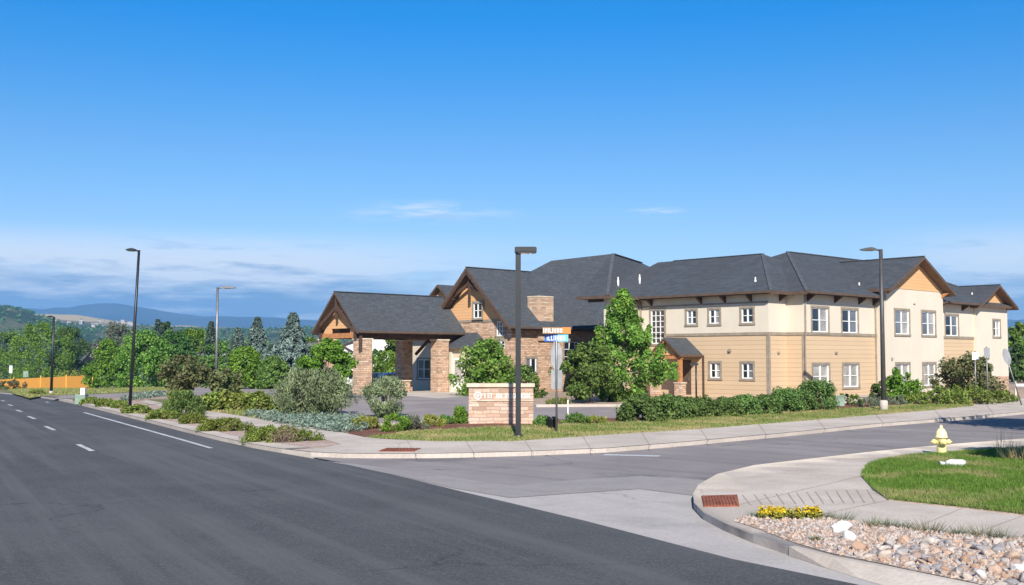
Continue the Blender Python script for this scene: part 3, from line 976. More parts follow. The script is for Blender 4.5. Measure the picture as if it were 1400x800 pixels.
# air: even haze round the whole scene
HAZE = 0.00014
bm = bmesh.new(); box(bm, -9000, 9000, -700, 9800, -60, 440)
hz = obj_from_bm('haze', bm, [])
t = bpy.data.materials.new('haze_air'); t.use_nodes = True
t.node_tree.nodes.clear()
o_ = t.node_tree.nodes.new('ShaderNodeOutputMaterial'); pv = t.node_tree.nodes.new('ShaderNodeVolumePrincipled')
pv.inputs['Color'].default_value = (0.25, 0.56, 1.0, 1); pv.inputs['Density'].default_value = HAZE; pv.inputs['Anisotropy'].default_value = 0.0
t.node_tree.links.new(pv.outputs[0], o_.inputs['Volume'])
hz.data.materials.append(t); hz['kind'] = 'stuff'

#@@OBJECTS@@
# ------------------------------------------------------------------ the care home (local axes: x away to the right, y away to the left)
B = thing('care_home_building', (15.2, 65.0, 0.0), 'long two-storey cream and tan care home with slate grey roofs and a stone entrance wing', 'building', math.atan2(0.684, 0.73))


class Face:
    """a vertical wall plane: origin, direction along the wall, outward normal"""
    def __init__(s, o, d, n):
        s.o, s.d, s.n = Vector((*o, 0)), Vector((*d, 0)), Vector((*n, 0))

    def p(s, u, z, out=0.0):
        return s.o + s.d * u + s.n * out + Vector((0, 0, z))


def wall(name, f, u0, u1, z0, z1, holes, mat, parent, depth=0.12, label=None):
    bm = bmesh.new()
    us = sorted({u0, u1, *[h[0] for h in holes], *[h[1] for h in holes]})
    zs = sorted({z0, z1, *[min(max(h[2], z0), z1) for h in holes], *[min(max(h[3], z0), z1) for h in holes]})
    us = [u for u in us if u0 <= u <= u1]
    for a, b in zip(us, us[1:]):
        for c, d in zip(zs, zs[1:]):
            mu, mz = (a + b) / 2, (c + d) / 2
            if any(h[0] < mu < h[1] and h[2] < mz < h[3] for h in holes): continue
            bm.faces.new([bm.verts.new(f.p(*q)) for q in ((a, c), (b, c), (b, d), (a, d))])
    for h in holes:
        z_a, z_b = max(h[2], z0), min(h[3], z1)
        if z_a >= z_b: continue
        q = [(h[0], z_a), (h[1], z_a), (h[1], z_b), (h[0], z_b)]
        for i in range(4):
            a, b = q[i], q[(i + 1) % 4]
            bm.faces.new([bm.verts.new(v) for v in (f.p(*a), f.p(*b), f.p(*b, -depth), f.p(*a, -depth))])
    bmesh.ops.remove_doubles(bm, verts=bm.verts, dist=1e-4)
    o = obj_from_bm(name, bm, mat, parent)
    if label: o['label'] = label
    return o


def fbox(bm, f, u0, u1, z0, z1, a, b, mi=0):
    """a box on a wall plane between the offsets a and b from it"""
    pts = [f.p(u0, z0, a), f.p(u1, z0, a), f.p(u1, z1, a), f.p(u0, z1, a)]
    prism(bm, pts, f.p(0, 0, a), f.p(0, 0, b), mi)


def window(f, u0, u1, z0, z1, cols, rows, parent=None, blind=(), trim=True, mat='white'):
    """window (white frame, glazing bars) > trim, pane"""
    parent = parent or B
    bm = bmesh.new()
    w = 0.065
    fbox(bm, f, u0, u1, z0, z0 + w, -0.10, -0.02); fbox(bm, f, u0, u1, z1 - w, z1, -0.10, -0.02)
    fbox(bm, f, u0, u0 + w, z0 + w, z1 - w, -0.10, -0.02); fbox(bm, f, u1 - w, u1, z0 + w, z1 - w, -0.10, -0.02)
    for i in range(1, cols):
        u = u0 + (u1 - u0) * i / cols
        k = 0.045 if cols == 2 else 0.022
        fbox(bm, f, u - k, u + k, z0 + w, z1 - w, -0.10, -0.025)
    for j in range(1, rows):
        z = z0 + (z1 - z0) * j / rows
        fbox(bm, f, u0 + w, u1 - w, z - 0.022, z + 0.022, -0.099, -0.03)
    win = obj_from_bm('window', bm, M[mat], parent)
    if trim:
        bm = bmesh.new(); k = 0.13
        fbox(bm, f, u0 - k, u1 + k, z1, z1 + k * 1.1, -0.02, 0.045); fbox(bm, f, u0 - k * 1.2, u1 + k * 1.2, z0 - k, z0, -0.02, 0.06)
        fbox(bm, f, u0 - k, u0, z0, z1, -0.02, 0.04); fbox(bm, f, u1, u1 + k, z0, z1, -0.02, 0.04)
        obj_from_bm('trim', bm, M['trim'], win)
    for i in range(2 if cols == 2 else 1):
        a, b = (u0, u1) if cols != 2 else ((u0, (u0 + u1) / 2) if i == 0 else ((u0 + u1) / 2, u1))
        bm = bmesh.new(); fbox(bm, f, a + 0.01, b - 0.01, z0 + 0.01, z1 - 0.01, -0.11, -0.075)
        obj_from_bm('pane', bm, M['glass_blind' if i in blind else ('glass_mid' if (int(u0 * 7.3 + z0 * 3.1) + i) % 3 == 0 else 'glass')], win)
    return win


def bar(name, f, u0, u1, z0, z1, out, mat, parent=None):
    bm = bmesh.new(); fbox(bm, f, u0, u1, z0, z1, -0.01, out)
    return obj_from_bm(name, bm, M[mat], parent or B)


def roof(name, verts, faces, parent, th=0.20, label=None):
    """a roof skin given by its upper faces, thickened downwards: shingles on top, fascia round the edge, soffit below"""
    bm = bmesh.new()
    vs = [bm.verts.new(v) for v in verts]
    for f in faces: bm.faces.new([vs[i] for i in f])
    bm.normal_update()
    for f in bm.faces:
        if f.normal.z < 0: f.normal_flip()
    edges = [e for e in bm.edges if len(e.link_faces) == 1]
    low = {v: bm.verts.new(v.co - Vector((0, 0, th))) for v in vs}
    for f in list(bm.faces):
        bm.faces.new([low[v] for v in reversed(f.verts)]).material_index = 2
    for e in edges:
        a, b = e.verts
        bm.faces.new((a, b, low[b], low[a])).material_index = 1
    o = obj_from_bm(name, bm, [M['shingle'], M['fascia'], M['soffit']], parent)
    if label: o['label'] = label
    return o


def tri_wall(name, f, pts, mat, parent, th=0.08):
    bm = bmesh.new()
    prism(bm, [f.p(u, z, 0.0) for u, z in pts], f.p(0, 0, 0), f.p(0, 0, -th))
    return obj_from_bm(name, bm, M[mat], parent)


ZB, ZE, BELT = -0.6, 6.85, 4.20
MR, ML = (-1, 0), (0, -1)          # outward normals: towards the left front, towards the right front
# left facade
FL = Face((0, 0), (0, 1), MR)
small2 = [(1.07, 1.9, 4.85, 5.73), (3.52, 4.29, 4.85, 5.73), (5.3, 6.05, 4.85, 5.73)]
small1 = [(1.12, 1.93, 1.50, 2.42), (3.50, 4.27, 1.50, 2.42)]
tall = [(7.85, 8.97, 3.65, 5.83)]
wall('upper_wall', FL, 0, 10, BELT, ZE, small2 + tall, M['cream'], B)
wall('lower_wall', FL, 0, 10, ZB, BELT, small1 + tall + [(5.75, 6.75, 0.42, 2.62)], M['tan_siding'], B)
for w in small2 + small1: window(FL, *w, 2, 2, blind=(0,) if w in (small2[1], small1[1]) else ())
window(FL, *tall[0], 3, 6)
bar('belt_board', FL, 0, 7.7, BELT - 0.10, BELT + 0.08, 0.04, 'trim'); bar('belt_board', FL, 9.12, 10, BELT - 0.10, BELT + 0.08, 0.04, 'trim')
bar('corner_board', FL, -0.02, 0.16, ZB, BELT - 0.10, 0.03, 'trim')
bar('frieze_board', FL, 0, 10, 6.02, 6.12, 0.025, 'trim')
# projecting stair bay to the left of it
FJ = Face((0, 10), (-1, 0), ML)
wall('upper_wall', FJ, 0, 3.1, BELT, ZE, [], M['cream'], B); wall('lower_wall', FJ, 0, 3.1, ZB, BELT, [], M['tan_siding'], B)
FB = Face((-3.1, 10), (0, 1), MR)
wall('upper_wall', FB, 0, 0.3, BELT, ZE, [], M['cream'], B); wall('lower_wall', FB, 0, 0.3, ZB, BELT, [], M['tan_siding'], B)
FB2 = Face((-3.1, 10.3), (1, 0), (0, 1))
wall('upper_wall', FB2, 0, 14, BELT, ZE, [], M['cream'], B); wall('lower_wall', FB2, 0, 14, ZB, BELT, [], M['stone'], B)
bar('belt_board', FJ, 0, 3.1, BELT - 0.10, BELT + 0.08, 0.04, 'trim'); bar('belt_board', FB, -0.04, 0.3, BELT - 0.10, BELT + 0.08, 0.04, 'trim')
# the corner that steps out, then the long right facade
FC = Face((0, 0), (1, 0), ML)
wall('upper_wall', FC, 0, 1.88, BELT, ZE, [], M['cream'], B); wall('lower_wall', FC, 0, 1.88, ZB, BELT, [], M['tan_siding'], B)
FD = Face((1.88, -1.22), (0, 1), MR)
wall('upper_wall', FD, 0, 1.22, BELT, ZE, [], M['cream'], B); wall('lower_wall', FD, 0, 1.22, ZB, BELT, [], M['tan_siding'], B)
bar('belt_board', FC, -0.04, 1.88, BELT - 0.10, BELT + 0.08, 0.04, 'trim'); bar('belt_board', FD, -0.04, 1.22, BELT - 0.10, BELT + 0.08, 0.04, 'trim')
bar('corner_board', FC, -0.03, 0.14, ZB, BELT - 0.10, 0.03, 'trim'); bar('corner_board', FD, -0.03, 0.14, ZB, BELT - 0.10, 0.03, 'trim')
FR = Face((1.88, -1.22), (1, 0), ML)
wa = [(0.87, 2.69, 4.30, 5.77), (4.32, 6.2, 4.30, 5.77)]
wb = [(0.87, 2.69, 0.92, 2.33), (4.32, 6.2, 0.92, 2.33)]
wall('upper_wall', FR, 0, 8.62, BELT, ZE, wa, M['cream'], B); wall('lower_wall', FR, 0, 8.62, ZB, BELT, wb, M['tan_siding'], B)
window(FR, *wa[0], 2, 2, blind=(1,)); window(FR, *wa[1], 2, 2)
window(FR, *wb[0], 2, 2, blind=(0, 1)); window(FR, *wb[1], 2, 2, blind=(0, 1))
bar('belt_board', FR, -0.04, 8.62, BELT - 0.10, BELT + 0.08, 0.04, 'trim')
bar('corner_board', FR, -0.03, 0.14, ZB, BELT - 0.10, 0.03, 'trim')
bar('downspout', FR, 0.02, 0.10, BELT + 0.1, 6.5, 0.10, 'trim')
we = [(18.3, 20.3, 4.30, 5.77)]
wall('upper_wall', FR, 16.5, 22.9, BELT, ZE, we, M['cream'], B); wall('lower_wall', FR, 16.5, 22.9, ZB, BELT, [], M['tan_siding'], B)
window(FR, *we[0], 2, 2)
bar('belt_board', FR, 16.5, 22.8, BELT - 0.10, BELT + 0.08, 0.04, 'trim')
# first gabled bay
F1 = Face((10.48, -1.92), (1, 0), ML)
w1 = [(1.1, 3.0, 4.28, 5.85), (4.8, 6.7, 4.28, 5.85), (4.8, 6.6, 0.85, 2.33), (1.1, 2.9, 0.85, 2.33)]
wall('bay_wall', F1, 0, 7.95, ZB, 7.35, w1, M['cream'], B)
for k, w in enumerate(w1): window(F1, *w, 2, 2, blind=(1,) if k < 2 else (0, 1))
wall('bay_wall', Face((10.48, -1.92), (0, 1), MR), 0, 0.7, ZB, 7.35, [], M['cream'], B)
wall('bay_wall', Face((18.43, -1.92), (0, 1), (1, 0)), 0, 0.7, ZB, 7.35, [], M['cream'], B)
tri_wall('gable_panel', F1, [(0.0, 7.35), (7.95, 7.35), (3.975, 9.32)], 'wood_siding', B)
bar('gable_board', F1, -0.02, 7.97, 7.28, 7.40, 0.03, 'wood_siding')
# second gabled bay
F2 = Face((24.7, -1.42), (1, 0), ML)
w2 = [(2.9, 4.1, 4.35, 5.55)]
wall('bay_wall', F2, 0, 5.5, 1.35, 6.75, w2, M['cream'], B)
wall('stone_base', F2, 0, 5.5, ZB, 1.35, [], M['stone'], B)
window(F2, *w2[0], 2, 2, blind=(1,))
wall('bay_wall', Face((24.7, -1.42), (0, 1), MR), 0, 0.2, ZB, 6.75, [], M['cream'], B)
tri_wall('gable_panel', F2, [(0.0, 6.75), (5.5, 6.75), (2.75, 8.1)], 'wood_siding', B)
wall('end_wall', Face((30.2, -1.42), (0, 1), (1, 0)), 0, 12, ZB, 6.85, [], M['cream'], B)
wall('back_wall', Face((30.2, 10.6), (-1, 0), (0, 1)), 0, 28, ZB, 6.7, [], M['cream'], B)
# roofs of the two-storey wings
roof('hip_roof', [(-.6, -.6, 6.7), (14.4, -.6, 6.7), (6.9, 5.0, 9.7), (6.9, 14, 9.7), (-.6, 14, 6.7), (14.4, 14, 6.7)],
     [(0, 1, 2), (0, 2, 3, 4), (1, 5, 3, 2)], B)
roof('hip_roof', [(1.28, -1.82, 6.7), (30.8, -1.82, 6.7), (30.8, 11.4, 6.7), (1.28, 11.4, 6.7), (9.6, 4.8, 10.0), (24.2, 4.8, 10.0)],
     [(0, 1, 5, 4), (1, 2, 5), (2, 3, 4, 5), (3, 0, 4)], B)
roof('gable_roof', [(9.9, -2.62, 7.2), (14.45, -2.62, 9.5), (19.0, -2.62, 7.2), (9.9, 0.2, 7.2), (14.45, 4.2, 9.5), (19.0, 0.2, 7.2)],
     [(0, 1, 4, 3), (1, 2, 5, 4)], B)
roof('gable_roof', [(24.2, -2.1, 6.6), (27.45, -2.1, 8.22), (30.7, -2.1, 6.6), (24.2, -1.2, 6.6), (27.45, 1.6, 8.22), (30.7, -1.2, 6.6)],
     [(0, 1, 4, 3), (1, 2, 5, 4)], B)
roof('hip_roof', [(-3.75, 9.4, 6.7), (8.0, 9.4, 6.7), (6.9, 15.4, 9.7), (2.0, 14.0, 10.0), (-3.75, 12.2, 6.7), (3.0, 18.5, 7.2), (8.0, 19.0, 7.2)],
     [(0, 1, 2), (0, 2, 3), (0, 3, 4), (4, 3, 5), (3, 2, 6, 5)], B)
# gutters, downspouts and ridge caps
def child_beam(name, a, b, w, h, mat):
    bm = bmesh.new(); beam(bm, a, b, w, h); return obj_from_bm(name, bm, M[mat], B)


child_beam('gutter', (-.66, -.6, 6.63), (-.66, 9.4, 6.63), .12, .14, 'fascia'); child_beam('gutter', (1.3, -1.88, 6.63), (10.4, -1.88, 6.63), .12, .14, 'fascia'); child_beam('gutter', (19.0, -1.88, 6.63), (24.3, -1.88, 6.63), .12, .14, 'fascia')
child_beam('gutter', (-10.9, 26.33, 4.56), (-.9, 26.33, 4.56), .12, .14, 'fascia'); child_beam('gutter', (-1.6, 20.64, 4.92), (6.8, 20.64, 4.92), .12, .14, 'fascia')
for a, b in (((6.9, 5.0, 9.72), (6.9, 12.5, 9.72)), ((-.6, -.6, 6.72), (6.9, 5.0, 9.72)), ((1.28, -1.82, 6.72), (9.6, 4.8, 10.02)), ((9.6, 4.8, 10.02), (24.2, 4.8, 10.02)), ((24.2, 4.8, 10.02), (30.8, -1.82, 6.72)), ((14.45, -2.62, 9.52), (14.45, 3.6, 9.52)),
             ((27.45, -2.1, 8.24), (27.45, 1.0, 8.24)), ((-3.75, 9.4, 6.72), (2.0, 14.0, 10.02)), ((2, 14, 10.02), (6.6, 15.3, 9.74)), ((-1.7, 25.5, 9.58), (5.0, 25.5, 9.58)), ((-10.95, 29.3, 7.52), (-.9, 29.3, 7.52))):
    child_beam('ridge_cap', a, b, .22, .05, 'ridge')
bar('downspout', FR, 8.35, 8.43, 0.3, 6.5, 0.10, 'trim'); bar('downspout', FL, 9.75, 9.83, 0.3, 6.4, 0.10, 'trim'); bar('downspout', FR, 16.65, 16.73, 0.3, 6.5, 0.10, 'trim')
# brackets under the eaves
bm_done = 0
for f, us in ((FL, (1.2, 3.1, 4.9, 8.9)), (FR, (0.4, 3.5, 6.4, 8.2, 17.2, 21.0)), (FC, (1.2,)), (FJ, (0.6,))):
    for u in us:
        bm = bmesh.new()
        prism(bm, [f.p(u - .07, 6.62, 0), f.p(u - .07, 6.62, .5), f.p(u - .07, 6.45, .5), f.p(u - .07, 6.12, 0)], f.p(0, 0), f.p(.14, 0))
        obj_from_bm('bracket', bm, M['dark_timber'], B)
for f, us in ((F1, (0.15, 7.8)), (F2, (0.1, 5.4))):
    for u in us:
        bm = bmesh.new()
        prism(bm, [f.p(u - .07, 7.2 - (.5 if f is F2 else 0), 0), f.p(u - .07, 7.2 - (.5 if f is F2 else 0), .55), f.p(u - .07, 6.85 - (.5 if f is F2 else 0), 0)], f.p(0, 0), f.p(.14, 0))
        obj_from_bm('bracket', bm, M['timber'], B)
# plumbing vents on the roofs
for x, y, z in ((-0.9, 11.0, 7.85), (2.0, 11.6, 8.2), (1.2, 1.7, 7.45), (10.2, -.2, 7.45), (26.0, -0.6, 7.4)):
    bm = bmesh.new(); lathe(bm, [(0.07, -0.5), (0.07, 0.02), (0.045, 0.04), (0.04, 0.22), (0.035, 0.23)], 10, org=(x, y, z))
    obj_from_bm('vent_pipe', bm, M['white'], B)

# side entrance with its little gabled porch
PO = bpy.data.objects.new('porch', None); link(PO, B)
roof('porch_roof', [(-2.25, 4.85, 2.95), (-2.25, 6.1, 4.0), (-2.25, 7.35, 2.95), (0, 4.85, 2.95), (0, 6.1, 4.0), (0, 7.35, 2.95)], [(0, 1, 4, 3), (1, 2, 5, 4)], PO, 0.14)
for y in (5.12, 7.05):
    bm = bmesh.new(); box(bm, -2.02, -1.80, y - .11, y + .11, 1.25, 2.95); obj_from_bm('post', bm, M['timber'], PO)
    bm = bmesh.new(); box(bm, -2.16, -1.66, y - .25, y + .25, -0.4, 1.18); box(bm, -2.2, -1.62, y - .29, y + .29, 1.18, 1.25, 1)
    obj_from_bm('pedestal', bm, [M['stone'], M['cap_stone']], PO)
bm = bmesh.new()
beam(bm, (-1.91, 4.95, 2.78), (-1.91, 7.25, 2.78), .18, .2); beam(bm, (-1.91, 5.12, 2.86), (0, 5.12, 2.86), .16, .16); beam(bm, (-1.91, 7.05, 2.86), (0, 7.05, 2.86), .16, .16)
beam(bm, (-2.1, 5.05, 3.0), (-2.1, 6.1, 3.85), .12, .16); beam(bm, (-2.1, 7.15, 3.0), (-2.1, 6.1, 3.85), .12, .16)
obj_from_bm('beam', bm, M['timber'], PO)
tri_wall('porch_gable', Face((-1.85, 4.9), (0, 1), MR), [(0.2, 2.92), (2.2, 2.92), (1.2, 3.75)], 'wood_siding', PO)
bm = bmesh.new(); fbox(bm, FL, 5.77, 6.73, 0.42, 2.60, -0.09, -0.03); dr = obj_from_bm('door', bm, M['fascia'], B)
bm = bmesh.new(); fbox(bm, FL, 5.9, 5.95, 1.3, 1.5, -0.03, 0.04); obj_from_bm('handle', bm, M['grey_metal'], dr)
bar('downspout', FL, 4.72, 4.80, 0.3, 2.9, 0.09, 'dark_timber')
for u, z in ((2.75, 3.2),): bar('wall_lamp', FL, u - .08, u + .08, z - .08, z + .1, 0.14, 'trim')
bar('wall_lamp', FR, 3.4, 3.62, 3.0, 3.12, 0.1, 'trim'); bar('wall_lamp', F1, 3.6, 3.85, 6.35, 6.45, 0.1, 'beige')
bar('wall_lamp', F1, 0.5, 0.6, 2.6, 2.75, 0.1, 'trim'); bar('wall_lamp', FC, 0.85, 1.02, 3.0, 3.12, 0.1, 'trim')

# lobby wing: gable towards the left front, stone below and cedar above
FG = Face((-0.84, 21.35), (0, 1), MR)
gw = [(0.75, 1.65, 3.45, 5.42)]
wall('stone_wall', FG, 0, 8.4, ZB, 5.5, gw + [(5.2, 6.4, 0.2, 2.75)], M['stone'], B)
window(FG, 0.75, 1.65, 4.35, 5.42, 3, 3); window(FG, 0.75, 1.65, 3.45, 4.0, 2, 2, trim=False)
bar('window_panel', FG, 0.75, 1.65, 4.0, 4.35, 0.03, 'trim')
tri_wall('gable_panel', FG, [(0.4, 5.5), (8.0, 5.5), (4.2, 9.15)], 'wood_siding', B)
bar('gable_board', FG, 0.0, 8.4, 5.42, 5.6, 0.05, 'trim')
gm = window(Face((-0.98, 21.35), (0, 1), MR), 3.15, 4.1, 5.72, 6.85, 2, 2, blind=())
roof('lobby_roof', [(-1.7, 20.7, 5.0), (7.5, 20.7, 5.0), (18, 20.7, 5.0), (18, 28.1, 12.03), (8.7, 26.75, 10.75), (5.0, 25.5, 9.56), (-1.7, 25.5, 9.56),
                    (-1.7, 30.3, 5.0), (5.0, 30.3, 5.0), (18, 34, 6.3)],
     [(0, 1, 5, 6), (1, 2, 3, 4, 5), (6, 5, 8, 7), (5, 4, 3, 9, 8)], B, 0.24)
FLR = Face((-0.84, 21.35), (1, 0), ML)
rw = [(1.42, 2.5, 1.62, 2.72), (5.45, 7.3, 2.25, 3.95)]
wall('stone_wall', FLR, 0, 9.5, ZB, 5.45, rw, M['stone'], B)
window(FLR, *rw[0], 2, 1); window(FLR, *rw[1], 3, 3)
bm = bmesh.new()
for a, b in (((-1.62, 20.95, 5.0), (-1.62, 25.5, 9.25)), ((-1.62, 30.05, 5.0), (-1.62, 25.5, 9.25))): beam(bm, a, b, .14, .34)
beam(bm, (-1.35, 23.55, 7.35), (-1.35, 25.5, 8.35), .16, .24); beam(bm, (-1.35, 27.45, 7.35), (-1.35, 25.5, 8.35), .16, .24)
beam(bm, (-1.35, 25.5, 7.1), (-1.35, 25.5, 9.2), .16, .16)
for y in (23.6, 27.4): beam(bm, (-1.5, y, 7.28), (-0.84, y, 7.28), .16, .2)
obj_from_bm('gable_truss', bm, M['dark_timber'], B)
for y in (22.55, 28.5):
    bm = bmesh.new()
    prism(bm, [(-.84, y, 6.7), (-1.45, y, 6.7), (-.84, y, 6.05)], (0, 0, 0), (0, .16, 0)); obj_from_bm('bracket', bm, M['timber'], B)
bm = bmesh.new(); box(bm, 1.76, 3.32, 21.2, 22.4, 4.0, 7.28); box(bm, 1.74, 3.34, 21.18, 22.42, 7.28, 7.36, 1)
obj_from_bm('chimney', bm, [M['chimney_stone'], M['cap_stone']], B)
roof('shed_roof', [(-2.4, 23.9, 3.45), (-2.4, 27.2, 3.45), (-.86, 25.1, 4.62), (-.86, 27.2, 4.62), (-.86, 23.6, 3.45)], [(0, 1, 3, 2), (4, 0, 2)], B, 0.16)
bm = bmesh.new(); box(bm, -2.15, -0.85, 24.3, 26.9, ZB, 3.5); obj_from_bm('entry_bay', bm, M['beige'], B)
bm = bmesh.new(); box(bm, -2.28, -2.16, 26.45, 26.75, ZB, 3.4); box(bm, -2.28, -2.16, 25.0, 25.25, ZB, 3.4); obj_from_bm('pilaster', bm, M['cream'], B)
FEB = Face((-2.15, 26.9), (1, 0), (0, 1))
bm = bmesh.new(); fbox(bm, Face((-2.15, 24.3), (0, 1), MR), 1.0, 2.05, 0.35, 2.7, 0.0, 0.02); dd = obj_from_bm('door', bm, M['white'], B); dd['label'] = 'white entrance door beside the canopy column'
bm = bmesh.new(); fbox(bm, Face((-2.15, 24.3), (0, 1), MR), 1.12, 1.93, 0.9, 2.58, 0.02, 0.03); obj_from_bm('pane', bm, M['glass_blind'], dd)
# wing behind the canopy, further left
FW = Face((1.2, 29.75), (0, 1), MR)
ww = [(1.0, 2.4, 0.35, 2.7), (3.6, 5.2, 1.0, 2.6)]
wall('entry_wall', FW, 0, 6, ZB, 4.6, ww, M['beige'], B)
for w in ww: window(FW, *w, 2, 2)
wall('entry_wall', Face((1.2, 35.75), (1, 0), (0, 1)), 0, 14, ZB, 6.0, [], M['beige'], B)
F5 = Face((4.6, 32.9), (0, 1), MR)
wall('upper_wall', F5, 0, 6.0, 4.0, 6.4, [], M['beige'], B)
tri_wall('gable_panel', F5, [(0.2, 6.4), (5.8, 6.4), (3.0, 8.75)], 'wood_siding', B)
roof('gable_roof', [(4.0, 32.4, 6.2), (4.0, 35.9, 9.0), (4.0, 39.4, 6.2), (14, 32.4, 6.2), (14, 35.9, 9.0), (14, 39.4, 6.2)], [(0, 1, 4, 3), (1, 2, 5, 4)], B)
roof('entry_roof', [(0.5, 29.9, 4.6), (0.5, 36.4, 4.6), (6.0, 29.9, 6.9), (6.0, 36.4, 6.9), (15, 36.4, 4.6), (15, 29.9, 4.6)], [(0, 1, 3, 2), (2, 3, 4, 5)], B)

# the drive-through entrance canopy
CN = bpy.data.objects.new('canopy', None); link(CN, B); CN['label'] = 'drive-through entrance canopy on stone columns'
roof('canopy_roof', [(-10.95, 26.4, 4.62), (-10.95, 29.3, 7.5), (-10.95, 32.2, 4.62), (-.86, 26.4, 4.62), (-.86, 29.3, 7.5), (-.86, 32.2, 4.62)], [(0, 1, 4, 3), (1, 2, 5, 4)], CN, 0.20)
for x, y in ((-2.94, 27.05), (-10.0, 27.05), (-2.94, 31.45), (-10.0, 31.45)):
    bm = bmesh.new(); box(bm, x - .48, x + .48, y - .48, y + .48, ZB, 4.02); box(bm, x - .54, x + .54, y - .54, y + .54, 4.02, 4.12, 1)
    obj_from_bm('column', bm, [M['stone'], M['cap_stone']], CN)
for y in (27.05, 31.45):
    bm = bmesh.new(); beam(bm, (-10.7, y, 4.33), (-.9, y, 4.33), .3, .40)
    obj_from_bm('eave_beam', bm, M['dark_timber'], CN)
for x in (-10.45, -2.94):
    bm = bmesh.new(); beam(bm, (x, 27.21, 4.32), (x, 31.29, 4.32), .26, .36)
    obj_from_bm('cross_beam', bm, M['timber'], CN)
tri_wall('gable_panel', Face((-10.35, 26.6), (0, 1), MR), [(0.45, 4.5), (1.5, 4.5), (1.5, 4.85), (3.9, 4.85), (3.9, 4.5), (4.95, 4.5), (2.7, 6.85)], 'wood_siding', CN, 0.1)
bm = bmesh.new()
beam(bm, (-10.75, 27.3, 5.1), (-10.75, 29.3, 6.35), .16, .26); beam(bm, (-10.75, 31.3, 5.1), (-10.75, 29.3, 6.35), .16, .26)
beam(bm, (-10.75, 29.3, 5.5), (-10.75, 29.3, 7.15), .15, .15)
obj_from_bm('gable_truss', bm, M['dark_timber'], CN)
bm = bmesh.new()
for x in (-2.2,):
    beam(bm, (x, 30.9, 3.0), (x, 29.3, 4.1), .16, .2); beam(bm, (x, 27.5, 3.0), (x, 29.3, 4.1), .16, .2)
obj_from_bm('knee_brace', bm, M['dark_timber'], CN)
bm = bmesh.new(); box(bm, -10.62, -10.42, 26.5, 26.66, 3.2, 4.6); obj_from_bm('bracket', bm, M['dark_timber'], CN)

# stone planter at the foot of the back column, bench by the entrance
pc = B.matrix_basis @ Vector((-4.3, 30.6, 0))
zg = T(pc.x, pc.y) + 0.13
t_ = thing('stone_planter', (pc.x, pc.y, zg), 'low stone planter box under the entrance canopy beside the shaded column', 'planter', B.rotation_euler.z)
bm = bmesh.new(); box(bm, -.75, .75, -.75, .75, -.2, .82); box(bm, -.82, .82, -.82, .82, .82, .90, 1)
obj_from_bm('box', bm, [M['stone'], M['cap_stone']], t_)

# ------------------------------------------------------------------ plants
def leaves(name, centers, per, size, mat, parent, seed=1, aspect=0.6, out=0.5, up=0.3, core=None, local_up=None):
    """a cloud of leaf faces spread through clumps; centers: (x, y, z, radius)"""
    rg = np.random.default_rng(seed)
    C = np.asarray(centers, dtype=float)
    n = len(C) * per
    idx = np.repeat(np.arange(len(C)), per)
    d = rg.normal(size=(n, 3)); d /= np.linalg.norm(d, axis=1)[:, None]
    rr = rg.random(n) ** 0.45
    P = C[idx, :3] + d * (rr * C[idx, 3])[:, None]
    mid = core if core is not None else C[:, :3].mean(0)
    o = P - mid; o /= (np.linalg.norm(o, axis=1)[:, None] + 1e-6)
    nr = rg.normal(size=(n, 3)); nr /= np.linalg.norm(nr, axis=1)[:, None]
    N = nr + o * out + d * out * 0.6 + np.array([0, 0, up]); N /= np.linalg.norm(N, axis=1)[:, None]
    a = np.cross(N, rg.normal(size=(n, 3))); a /= (np.linalg.norm(a, axis=1)[:, None] + 1e-6)
    if local_up is not None:
        a = a * (1 - local_up) + np.array([0, 0, 1.0]) * local_up + d * 0.25
        a /= np.linalg.norm(a, axis=1)[:, None]
    b = np.cross(N, a); b /= (np.linalg.norm(b, axis=1)[:, None] + 1e-6)
    s = (size * (0.55 + 0.9 * rg.random(n)))[:, None] * 0.5
    V = np.empty((n, 4, 3))
    V[:, 0] = P - a * s; V[:, 1] = P + b * s * aspect + N * s * 0.18; V[:, 2] = P + a * s; V[:, 3] = P - b * s * aspect + N * s * 0.18
    me = quick_mesh(name, V.reshape(-1, 3), 4, mat)
    return link(bpy.data.objects.new(name, me), parent)


def crown_clumps(n, w, d, z0, z1, rad, seed, prof=None, surf=0.55, gap=0.0, skew=(0, 0)):
    """clump centres in an uneven crown; prof(t) gives the half-width share at height share t"""
    rg = random.Random(seed)
    prof = prof or (lambda t: math.sqrt(max(0.02, 1 - (2 * t - 0.9) ** 2 / 1.25)))
    ph = [rg.uniform(0, 6.28) for _ in range(6)]
    out = []
    while len(out) < n:
        t = rg.random()
        a = rg.uniform(0, 2 * math.pi)
        lob = 1 + 0.16 * math.sin(2 * a + ph[0] + 3 * t) + 0.13 * math.sin(3 * a + ph[1] - 5 * t) + 0.10 * math.sin(5 * a + ph[2] + 9 * t)
        if gap and math.sin(3 * a + ph[3] + 7 * t) * math.sin(11 * t + ph[4]) > 1 - gap: continue
        q = prof(t) * lob
        r = (1 - surf * rg.random() ** 1.6) if rg.random() < 0.75 else rg.random() ** 0.5
        out.append((math.cos(a) * r * q * w / 2 + skew[0] * t, math.sin(a) * r * q * d / 2 + skew[1] * t, z0 + (z1 - z0) * t, rad * rg.uniform(0.65, 1.35) * (0.75 + 0.35 * q)))
    return out


